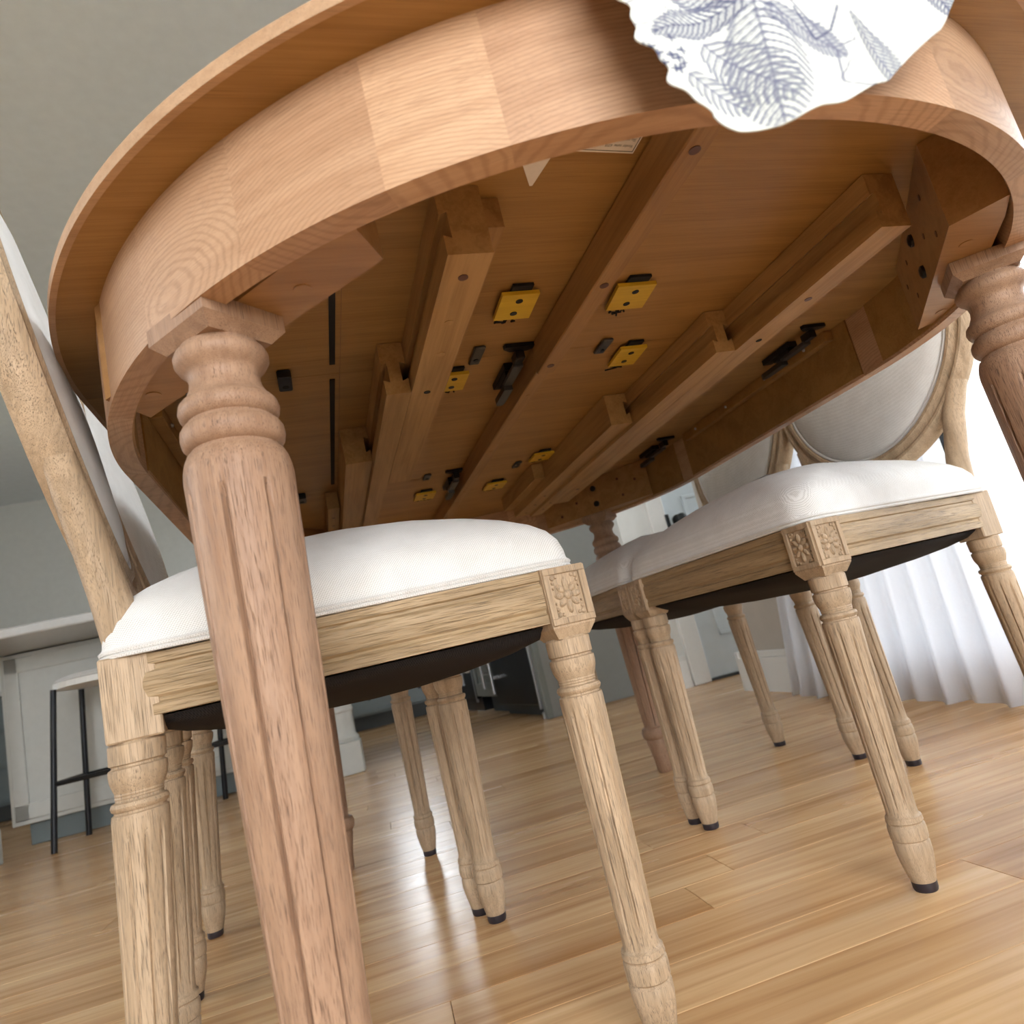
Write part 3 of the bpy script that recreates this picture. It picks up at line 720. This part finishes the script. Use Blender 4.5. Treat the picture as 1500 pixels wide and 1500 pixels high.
def plate(x0, x1, y0, y1):
    o = T(MB().box(x0, x1, y0, y1, U - .005, U - .0008, .0012), 'seam_plate', 'grey_metal')
    T(MB().lathe([(U - .0062, .0035), (U - .004, .0035)], 10, Matrix.Translation(((x0 + x1) / 2, y0 + (y1 - y0) * .7, 0))), 'screw', 'black_metal', o)
for a in [(.236, .2505, .757, .803), (.419, .4345, .772, .811), (.241, .255, 1.297, 1.33), (.436, .45, 1.305, 1.342)]: plate(*a)
for x, y in ((.006, .787), (.003, 1.315), (-.045, .79)):
    o = T(MB().box(x - .008, x + .008, y - .019, y + .019, U - .012, U - .0008, .0015), 'stop_block', 'black_metal')
    T(MB().lathe([(U - .0126, .004), (U - .011, .004)], 10, Matrix.Translation((x, y + .006, 0))), 'screw', 'dark_hole', o)
for y0, y1 in ((.53, .768), (.81, 1.27)):
    T(MB().box(.0590, .0655, y0, y1, U - .0012, U + .001), 'slot', 'dark_hole')
T(MB().box(.0712, .0717, .53, 1.27, U - .0004, U + .001), 'seam_line', 'oak_apron_inside')
# stickers
def text_mesh(txt, size, M0, parent, name='lettering'):
    cu = bpy.data.curves.new('lettering', 'FONT'); cu.body = txt; cu.size = size; cu.align_x = 'LEFT'
    to = bpy.data.objects.new('tmp', cu); C.objects.link(to); bpy.context.view_layer.update()
    me = bpy.data.meshes.new_from_object(to.evaluated_get(bpy.context.evaluated_depsgraph_get()))
    bpy.data.objects.remove(to); me.transform(M0); me.materials.append(MATS['print_ink'])
    o = bpy.data.objects.new(name, me); C.objects.link(o); o.parent = parent; return o
zs = U - .0009
st = T(MB().prism([(.201, .345), (.309, .352), (.3075, .4335), (.2005, .4265)], zs - .0002, zs + .0006), 'sticker', 'paper', None, 'white printed label stuck under the top')
off = Matrix.Translation((-TX, -(TN + TF) / 2, 0))
def down_text(txt, x, y, size, ang):
    """text on a face that looks down; its reading direction is ang (seen from above)"""
    M0 = off @ Matrix.Translation((x, y, zs - .0004)) @ Matrix.Rotation(ang, 4, 'Z') @ Matrix.Diagonal((.72, -1, -1, 1))
    return text_mesh(txt, size, M0, st)
down_text('Vendor name  6358', .3035, .4238, .0044, radians(184))
down_text('Sku no.  60', .3035, .4172, .0044, radians(184))
mb = MB()
for (xa, ya), (xb, yb) in (((.3058, .4312), (.2035, .4243)), ((.3058, .4312), (.3072, .36))):
    d = Vector((xb - xa, yb - ya)).normalized() * .00028; nn = Vector((-d.y, d.x))
    mb.prism([(xa - nn.x, ya - nn.y), (xb - nn.x, yb - nn.y), (xb + nn.x, yb + nn.y), (xa + nn.x, ya + nn.y)], zs - .0004, zs)
T(mb, 'sticker_border', 'print_ink', st)
st2 = T(MB().prism([(.199, .4285), (.236, .4315), (.2285, .469), (.226, .469), (.214, .446)], zs - .0002, zs + .0006), 'sticker', 'paper', None, 'small torn white label')

# ------------------------------------------------------------------ printed cloth hanging over the near edge of the table
import numpy as np
def cloth():
    # outline of the hanging part: left and right edge over height
    zl = [(.753, .168), (.70, .176), (.656, .183), (.626, .190), (.598, .203), (.588, .217), (.5825, .234)]
    zr = [(.753, .452), (.72, .43), (.69, .40), (.66, .372), (.635, .345), (.61, .31), (.592, .268), (.5825, .236)]
    def lerp(tab, z):
        for (za, xa), (zb, xb) in zip(tab, tab[1:]):
            if zb <= z <= za: return xa + (xb - xa) * (za - z) / (za - zb)
        return tab[0][1] if z > tab[0][0] else tab[-1][1]
    nu, nh, nt_ = 400, 250, 60
    rows = []
    for j in range(nt_):      # lying on the top, running inwards
        d = .34 * (1 - j / nt_); rows.append(('t', d))
    for j in range(nh + 1): rows.append(('h', .753 - (.753 - .5830) * j / nh))
    P = np.zeros((len(rows), nu + 1, 3)); FL = np.zeros((len(rows), nu + 1, 2))
    for r, (k, q) in enumerate(rows):
        if k == 't': xl, xr = .168 - q * .75, .452 + q * .55
        else: xl, xr = lerp(zl, q) + .0022 * sin(190 * q) + .0012 * sin(430 * q + 1), lerp(zr, q) + .002 * sin(150 * q)
        for i in range(nu + 1):
            u = i / nu; x = xl + (xr - xl) * u
            rim = TN - sqrt(RR ** 2 - min(abs(x - TX), .5) ** 2)
            if k == 't': y = rim + q; z = TOPZ + .0022 + .0006 * sin(40 * x) * min(1, q * 20); fl = (x, -q)
            else:
                dz = .753 - q; e = min(1, dz / .012)
                fold = .0055 * sin(62 * x + 9 * dz) * min(1, dz / .05) + .003 * sin(140 * x + 2) * min(1, dz / .08)
                y = rim - .0035 * e - .004 + fold * .8 - .012 * dz / .17; z = q + .0022 * (1 - e); fl = (x, dz)
            P[r, i] = (x + .019, y, z); FL[r, i] = fl
    # print: ferns and sprigs drawn as strokes into a picture held in the flat coordinates
    W = 1100; pic = np.ones((W, W, 3)) * np.array([.70, .72, .68]); x0, y0, sc = .10, -.36, 1900.
    # picture covers x .10...68, d -.36...+.22
    rg = random.Random(3)
    def dab(x, y, r, col, a):
        px, py = (x - x0) * sc, (y - y0) * sc; rr = r * sc
        i0, i1, j0, j1 = int(px - rr - 1), int(px + rr + 2), int(py - rr - 1), int(py + rr + 2)
        if i0 < 0 or j0 < 0 or i1 >= W or j1 >= W: return
        jj, ii = np.mgrid[j0:j1, i0:i1]; k = np.clip(1.2 - np.hypot(ii - px, jj - py) / rr, 0, 1) * a
        pic[j0:j1, i0:i1] = pic[j0:j1, i0:i1] * (1 - k[..., None]) + np.array(col) * k[..., None]
    def stroke(pts, r, col, a=.7):
        for (xa, ya), (xb, yb) in zip(pts, pts[1:]):
            n = max(1, int(hypot(xb - xa, yb - ya) * sc / 1.2))
            for i in range(n): q = i / n; dab(xa + (xb - xa) * q, ya + (yb - ya) * q, r, col, a)
    INK, INK2, GRN = (.075, .085, .17), (.16, .17, .25), (.50, .53, .33)
    def fern(x, y, ang, L, wd, col, n=22, wash=None):
        for i in range(n):
            q = i / n; cx_, cy_ = x + cos(ang) * L * q, y + sin(ang) * L * q
            l = wd * (sin(pi * min(1, .15 + q * .85)) ** .7) * (1 - .3 * q)
            for s in (-1, 1):
                a2 = ang + s * radians(62 - 20 * q); bend = ang + s * radians(30)
                p1 = (cx_ + cos(a2) * l * .55, cy_ + sin(a2) * l * .55); p2 = (p1[0] + cos(bend) * l * .5, p1[1] + sin(bend) * l * .5)
                if wash:
                    for t_ in (.3, .6, .9): dab(cx_ + (p2[0] - cx_) * t_, cy_ + (p2[1] - cy_) * t_, .0035, wash, .05)
                stroke([(cx_, cy_), p1, p2], .0009, col, .7)
                stroke([(cx_ + .0012, cy_ + .001), (p1[0] + .001, p1[1] + .0016), p2], .0006, INK2, .5)
        stroke([(x, y), (x + cos(ang) * L, y + sin(ang) * L)], .0008, col, .6)
    cx0, cy0 = .242, .088
    fern(cx0, cy0 + .006, radians(97), .076, .029, INK2, 15, GRN)
    fern(.216, .108, radians(62), .056, .022, INK2, 12, GRN)
    fern(.200, .128, radians(48), .036, .015, INK2, 8, GRN)
    fern(cx0, cy0, radians(168), .055, .017, INK, 16)
    fern(cx0, cy0 - .004, radians(203), .060, .018, INK, 16)
    fern(cx0 + .002, cy0 - .006, radians(238), .06, .019, INK, 15)
    fern(cx0 + .004, cy0, radians(-12), .06, .020, INK, 15)
    fern(cx0 + .006, cy0 - .01, radians(-45), .06, .018, INK, 15)
    fern(cx0 + .004, cy0 + .01, radians(48), .05, .015, INK2, 16)
    fern(.30, .10, radians(75), .05, .016, INK2, 16, GRN)
    fern(.35, .05, radians(80), .06, .018, INK, 20)
    fern(.40, .02, radians(100), .06, .018, INK2, 18, GRN)
    for k in range(90):   # berries and petals in the middle of the spray
        a, r = rg.uniform(0, 6.28), rg.uniform(0, .011); dab(cx0 + .003 + r * cos(a), cy0 + 1.9 * r * sin(a), rg.uniform(.0008, .0016), INK if k % 2 else (.66, .68, .70), .75)
    for k in range(16):   # small flowers
        fx, fy = .190 + rg.uniform(-.009, .011), .114 + rg.uniform(-.010, .012)
        for s in range(4):
            a = s * 1.57 + rg.uniform(-.4, .4); stroke([(fx, fy), (fx + .0030 * cos(a), fy + .0030 * sin(a))], .0009, INK, .8)
    for (cx_, cy_) in ((.188, .085), (.275, .12), (.30, .06), (.285, .145)):
        pts = [(cx_ + .012 * cos(a) * (1 + .25 * sin(3 * a)), cy_ + .008 * sin(a)) for a in [i * .2 for i in range(24)]]; stroke(pts, .0007, INK2, .7)
    stroke([(.262, .10), (.266, .122), (.276, .118), (.286, .102)], .0009, INK, .8)
    stroke([(.262, .095), (.275, .13), (.272, .15)], .0009, INK2, .7)
    for k in range(14):   # more sprays lying on the table top
        fern(rg.uniform(.2, .6), rg.uniform(-.3, -.02), rg.uniform(0, 6.28), rg.uniform(.05, .09), .018, INK if k % 3 else INK2, 18, GRN if k % 2 else None)
    vs = P.reshape(-1, 3).tolist(); nr = len(rows); fs = []
    for r in range(nr - 1):
        for i in range(nu): a = r * (nu + 1) + i; fs.append((a, a + 1, a + nu + 2, a + nu + 1))
    me = bpy.data.meshes.new('table_cloth'); me.from_pydata(vs, [], fs); me.polygons.foreach_set('use_smooth', [True] * len(fs))
    fl = FL.reshape(-1, 2); px = np.clip(((fl[:, 0] - x0) * sc).astype(int), 0, W - 1); py = np.clip(((fl[:, 1] - y0) * sc).astype(int), 0, W - 1)
    col = np.ones((len(vs), 4), dtype=np.float32); col[:, :3] = pic[py, px]
    at = me.color_attributes.new('print', 'FLOAT_COLOR', 'POINT'); at.data.foreach_set('color', col.ravel())
    me.materials.append(MATS['printed_cotton'])
    o = bpy.data.objects.new('table_cloth', me); C.objects.link(o)
    md = o.modifiers.new('thickness', 'SOLIDIFY'); md.thickness = .0009; md.offset = 1
    o['label'] = 'white cotton cloth printed with blue-grey ferns hanging over the table edge'; o['category'] = 'tablecloth'
cloth()

# ------------------------------------------------------------------ dining chairs (front at local +x, origin between the front feet)
FW, BW, BD = .210, .142, .385
ZR0, ZR1 = .384, .436
chair_leg = [(.010, .0135), (.014, .0145), (.03, .0180), (.042, .0198), (.0525, .0200), (.0545, .0186), (.0556, .0186), (.0572, .0203), (.066, .0208), (.0715, .0204), (.0735, .0188), (.0746, .0188), (.0762, .0202), (.0815, .0196), (.0832, .0176), (.0845, .0172), (.089, .0168)]
chair_leg += [(.089 + (.308 - .089) * i / 26, .0168 + (.0218 - .0168) * (i / 26)) for i in range(1, 27)]
chair_leg += [(.3115, .0214), (.3125, .0196), (.3140, .0196), (.3152, .0212), (.3180, .0222), (.3208, .0212), (.3220, .0182), (.3235, .0180), (.3245, .0187), (.3258, .0182), (.3270, .0188), (.3283, .0184), (.332, .0200), (.337, .0218), (.343, .0226), (.3472, .0224), (.3485, .0200), (.3500, .0200), (.3512, .0220), (.366, .0222), (.3685, .020)]
def seat_outline(d=0.0, n_c=7, n_s=12):
    rad = .028 + d * .35
    c = [(.0235 - d, -(FW + .0235) + d), (.0235 - d, FW + .0235 - d), (-BD - .02 + d, BW + .022 - d * .95), (-BD - .02 + d, -(BW + .022) + d * .95)]
    out = []; K = len(c)
    for i in range(K):
        p0, p1, p2 = Vector(c[i - 1]), Vector(c[i]), Vector(c[(i + 1) % K])
        a = (p0 - p1).normalized(); b_ = (p2 - p1).normalized(); ang = a.angle(b_)
        dd = rad / math.tan(ang / 2); ctr = p1 + (a + b_).normalized() * (rad / sin(ang / 2))
        s, e = p1 + a * dd, p1 + b_ * dd
        a0 = atan2(*(s - ctr).yx); a1 = atan2(*(e - ctr).yx); da = (a1 - a0 + pi) % (2 * pi) - pi
        out.append([Vector((ctr.x + rad * cos(a0 + da * k / n_c), ctr.y + rad * sin(a0 + da * k / n_c))) for k in range(n_c + 1)])
    res = []
    for i in range(K):
        res += out[i]; p, q = out[i][-1], out[(i + 1) % K][0]
        res += [p.lerp(q, k / n_s) for k in range(1, n_s)]
    return res
def back_pt(s, w_, u, v):
    """point on the tilted back plane: u across, v up, w_ out of plane (front +)"""
    tl = radians(11); return (-BD - sin(tl) * (v - .45) + cos(tl) * w_, u, .45 + (v - .45) * cos(tl) + sin(tl) * w_)
def chair():
    t = thing('dining_chair', 'x', 'chair')
    # front legs with carved corner blocks
    for sy in (-1, 1):
        o = MB().lathe(chair_leg, 90, Matrix.Translation((0, sy * FW, 0)), (10, .093, .300, .0026, .085, .1)).build('leg', 'oak_chair_z', t)
        MB().lathe([(0, .0125), (.003, .0135), (.0102, .0138)], 20, Matrix.Translation((0, sy * FW, 0))).build('glide', 'black_glide', o)
        b_ = .0235
        vs = [(sx * b_, q * b_ + sy * FW, z) for z in (ZR1 + .0005, .378) for sx, q in ((-1, -1), (1, -1), (1, 1), (-1, 1))]
        vs += [(sx * .0175, q * .0175 + sy * FW, .3675) for sx, q in ((-1, -1), (1, -1), (1, 1), (-1, 1))]
        fs = [(0, 1, 2, 3)] + [(l * 4 + i, l * 4 + (i + 1) % 4, l * 4 + 4 + (i + 1) % 4, l * 4 + 4 + i) for l in (0, 1) for i in range(4)] + [(11, 10, 9, 8)]
        blk = MB().add(vs, fs).build('corner_block', 'oak_chair_z', t)
        # rosettes on the outer side and the front
        for kind in (0, 1):
            if kind == 0: Mr = Matrix.Translation((0, sy * (FW + b_), .408)) @ Matrix.Rotation(0 if sy < 0 else pi, 4, 'Z') @ Matrix.Rotation(radians(90), 4, 'X')
            else: Mr = Matrix.Translation((b_, sy * FW, .408)) @ Matrix.Rotation(radians(90), 4, 'Z') @ Matrix.Rotation(radians(90), 4, 'X')
            mb = MB(); hx, hz, fw = .0165, .0215, .0018
            W2, H2 = b_ - .0006, .0276
            # raised frame round a sunken field
            for (x0, x1, y0, y1) in ((-W2, W2, hz, H2), (-W2, W2, -H2, -hz), (-W2, -hx, -hz, hz), (hx, W2, -hz, hz)):
                mb.box(x0, x1, y0, y1, -.0005, .0024, .0004, Mr)
            ro = mb.build('carved_frame', 'oak_chair_z', blk)
            mb = MB()
            mb.ell((0, 0, .0008), .0048, .0048, .0032, 16, 8, Mr)
            for k in range(8):
                a = k * pi / 4; lng = (.0125, .0085, .0105, .0085)[k % 4] if k % 2 == 0 else .0115
                if k in (2, 6): lng = .0150
                if k in (0, 4): lng = .0108
                Mp = Mr @ Matrix.Rotation(a, 4, 'Z') @ Matrix.Translation((.004 + lng * .45, 0, .0004))
                mb.ell((0, 0, 0), lng * .52, .0036, .0022, 10, 6, Mp)
                mb.ell((lng * .2, 0, .0006), lng * .24, .0022, .0020, 8, 4, Mp)
            for sx in (-1, 1):
                for sz in (-1, 1):
                    for dx, dz, r_ in ((.0128, .0180, .0028), (.0088, .0186, .0020), (.0135, .0130, .0020), (.0140, .0075, .0014)):
                        mb.ell((sx * dx, sz * dz, .0002), r_, r_, .0018, 8, 4, Mr)
            mb.build('rosette', 'oak_chair_z', ro)
    # seat rails with run grooves
    def rail(p0, p1, name, mat, nrm):
        p0, p1 = Vector(p0), Vector(p1); d = (p1 - p0).normalized(); n_ = Vector(nrm); n_ = (n_ - d * n_.dot(d)).normalized()
        prof = [(0, ZR0), (.0, ZR0 + .009), (-.0022, ZR0 + .0105), (-.0018, ZR0 + .0135), (.0005, ZR0 + .016), (.0012, ZR0 + .026), (.0005, ZR0 + .036), (-.0018, ZR0 + .0385), (-.0022, ZR0 + .0415), (0, ZR0 + .043), (0, ZR1), (-.022, ZR1), (-.022, ZR0)]
        vs = []
        for p in (p0, p1): vs += [(p.x + n_.x * a, p.y + n_.y * a, z) for a, z in prof]
        k = len(prof); fs = [tuple(range(k)), tuple(range(2 * k - 1, k - 1, -1))] + [(i, i + k, (i + 1) % k + k, (i + 1) % k) for i in range(k)]
        o = MB().add(vs, fs).build(name, mat, t)          # grain runs along the rail's own x axis
        Mr = Matrix.Translation((p0.x, p0.y, 0)) @ Matrix.Rotation(atan2(d.y, d.x), 4, 'Z')
        o.data.transform(Mr.inverted()); o.location = (p0.x, p0.y, 0); o.rotation_euler = (0, 0, atan2(d.y, d.x)); return o
    rail((.0205, -FW + .0225), (.0205, FW - .0225), 'front_rail', 'oak_rail_x', (1, 0))
    for sy in (-1, 1):
        rail((-.0225, sy * (FW + .0195)), (-BD + .01, sy * (BW + .0205)), 'side_rail', 'oak_rail_x', (0, sy))
    rail((-BD - .012, -BW + .01), (-BD - .012, BW - .01), 'back_rail', 'oak_rail_x', (-1, 0))
    # upholstery
    o_ = seat_outline()
    lev = [(.0, ZR1 + .0004), (.0, .4405), (-.0015, .443), (.0, .446), (.0005, .4475), (.001, .455), (.0035, .467), (.009, .478), (.019, .489), (.035, .501), (.058, .514), (.088, .527), (.12, .537), (.145, .5425)]
    vs = []; fs = []; n = len(o_)
    for d, z in lev: vs += [(p.x, p.y, z) for p in seat_outline(d)]
    for l in range(len(lev) - 1):
        for i in range(n): j = (i + 1) % n; fs.append((l * n + i, l * n + j, (l + 1) * n + j, (l + 1) * n + i))
    vs.append((-.2, 0, .546)); L0 = (len(lev) - 1) * n
    for i in range(n): fs.append((L0 + i, L0 + (i + 1) % n, len(vs) - 1))
    cu = MB().add(vs, fs, True).build('seat_cushion', 'linen', t)
    MB().tube([(p.x, p.y, .4425) for p in seat_outline(-.0005)], .0024, 6, True).build('piping', 'linen_piping', cu)
    MB().tube([(p.x, p.y, .4385) for p in seat_outline(-.0002)], .0022, 6, True).build('piping', 'linen_piping', cu)
    # sagging black dust cover under the seat
    oi_ = seat_outline(.016); vs = []; fs = []; n = len(oi_); ctr = Vector((-.2, 0))
    fr = [1, .93, .8, .6, .4, .2]
    for s_ in fr:
        for p in oi_:
            q = ctr + (p - ctr) * s_; sag = .031 * (1 - s_ ** 2) ** .62 + (.0016 * sin(31 * q.x + 17 * q.y) if s_ < .95 else 0)
            vs.append((q.x, q.y, ZR0 - .0012 - sag))
    for l in range(len(fr) - 1):
        for i in range(n): j = (i + 1) % n; fs.append((l * n + i, l * n + j, (l + 1) * n + j, (l + 1) * n + i))
    vs.append((ctr.x, ctr.y, ZR0 - .0322))
    for i in range(n): fs.append(((len(fr) - 1) * n + i, (len(fr) - 1) * n + (i + 1) % n, len(vs) - 1))
    dcv = MB().add(vs, fs, True).build('dust_cover', 'dust_cover', t); dcv.modifiers.new('thickness', 'SOLIDIFY').thickness = .0008
    # back legs, a little splayed, running up into the back posts
    for sy in (-1, 1):
        sh = Matrix.Identity(4); sh[0][2] = .055; sh[0][3] = -BD - .0215; sh[1][2] = 0; sh[1][3] = sy * BW
        o = MB().lathe(chair_leg, 70, sh, (10, .093, .300, .0026, .085, .1)).build('leg', 'oak_chair_z', t)
        MB().lathe([(0, .0125), (.003, .0135), (.0102, .0138)], 20, sh).build('glide', 'black_glide', o)
        b_ = .0215; MB().box(-BD - b_, -BD + b_, sy * BW - b_, sy * BW + b_, .368, ZR1 + .002, .0015).build('corner_block', 'oak_chair_z', t)
        p0 = Vector((-BD, sy * BW, ZR1)); u_ = sy * .118
        P = [back_pt(0, 0, sy * BW, .43), back_pt(0, 0, sy * (BW + .002), .50), back_pt(0, 0, sy * (BW + .012), .57), back_pt(0, 0, sy * (BW + .03), .62)]
        MB().tube(P, [.019, .0165, .016, .014], 12).build('back_post', 'oak_chair_z', t)
    # oval back: moulded ring, padded front and back
    vc, ua, va, n = .762, .205, .232, 72
    prof = [(.0, -.016), (.004, -.020), (.012, -.020), (.016, -.015), (.018, -.004), (.016, .006), (.010, .013), (.006, .0135), (.002, .010), (-.003, .0115), (-.008, .016), (-.013, .016), (-.0175, .010), (-.0185, .0), (-.017, -.012), (-.011, -.018), (-.004, -.0175)]
    vs = []; fs = []; k = len(prof)
    for i in range(n):
        a = 2 * pi * i / n
        for dr, w_ in prof: vs.append(back_pt(0, w_, (ua + dr) * cos(a), vc + (va + dr) * sin(a)))
    for i in range(n):
        for j in range(k): fs.append((i * k + j, ((i + 1) % n) * k + j, ((i + 1) % n) * k + (j + 1) % k, i * k + (j + 1) % k))
    MB().add(vs, fs, True).build('back_frame', 'oak_chair_z', t)
    for nm, sgn in (('back_pad', 1), ('back_panel', -1)):
        vs = []; fs = []; lv = [(1, .004), (.985, .010), (.95, .015), (.8, .020), (.5, .023), (.2, .024)]
        for s_, w_ in lv:
            for i in range(n): a = 2 * pi * i / n; vs.append(back_pt(0, sgn * w_, (ua - .0165) * s_ * cos(a), vc + (va - .0165) * s_ * sin(a)))
        for l in range(len(lv) - 1):
            for i in range(n): j = (i + 1) % n; fs.append((l * n + i, l * n + j, (l + 1) * n + j, (l + 1) * n + i))
        vs.append(back_pt(0, sgn * .0242, 0, vc))
        for i in range(n): fs.append(((len(lv) - 1) * n + i, (len(lv) - 1) * n + (i + 1) % n, len(vs) - 1))
        pd = MB().add(vs, fs, True).build(nm, 'linen', t)
        MB().tube([back_pt(0, sgn * .0125, (ua - .0185) * cos(2 * pi * i / n), vc + (va - .0185) * sin(2 * pi * i / n)) for i in range(n)], .0026, 6, True).build('piping', 'linen_piping', pd)
    return t
ch = chair()
ch['group'] = 'dining chairs tucked under the table'
spots = [((.1977, .864), radians(8.2), 'linen chair with carved corner block, standing right behind the table leg nearest the printed cloth'),
         ((.1435, 1.331), radians(3.0), 'linen chair on the island side, farther from the printed cloth'),
         ((.5845, .9305), radians(184.5), 'linen chair on the curtain side, nearer the printed cloth'),
         ((.579, 1.401), radians(177), 'linen chair on the curtain side, its oval back towards the white door')]
for i, (p, rz, lb) in enumerate(spots):
    c = ch if i == 0 else copy_tree(ch)
    c.location = (p[0], p[1], 0); c.rotation_euler = (0, 0, rz); c['label'] = lb
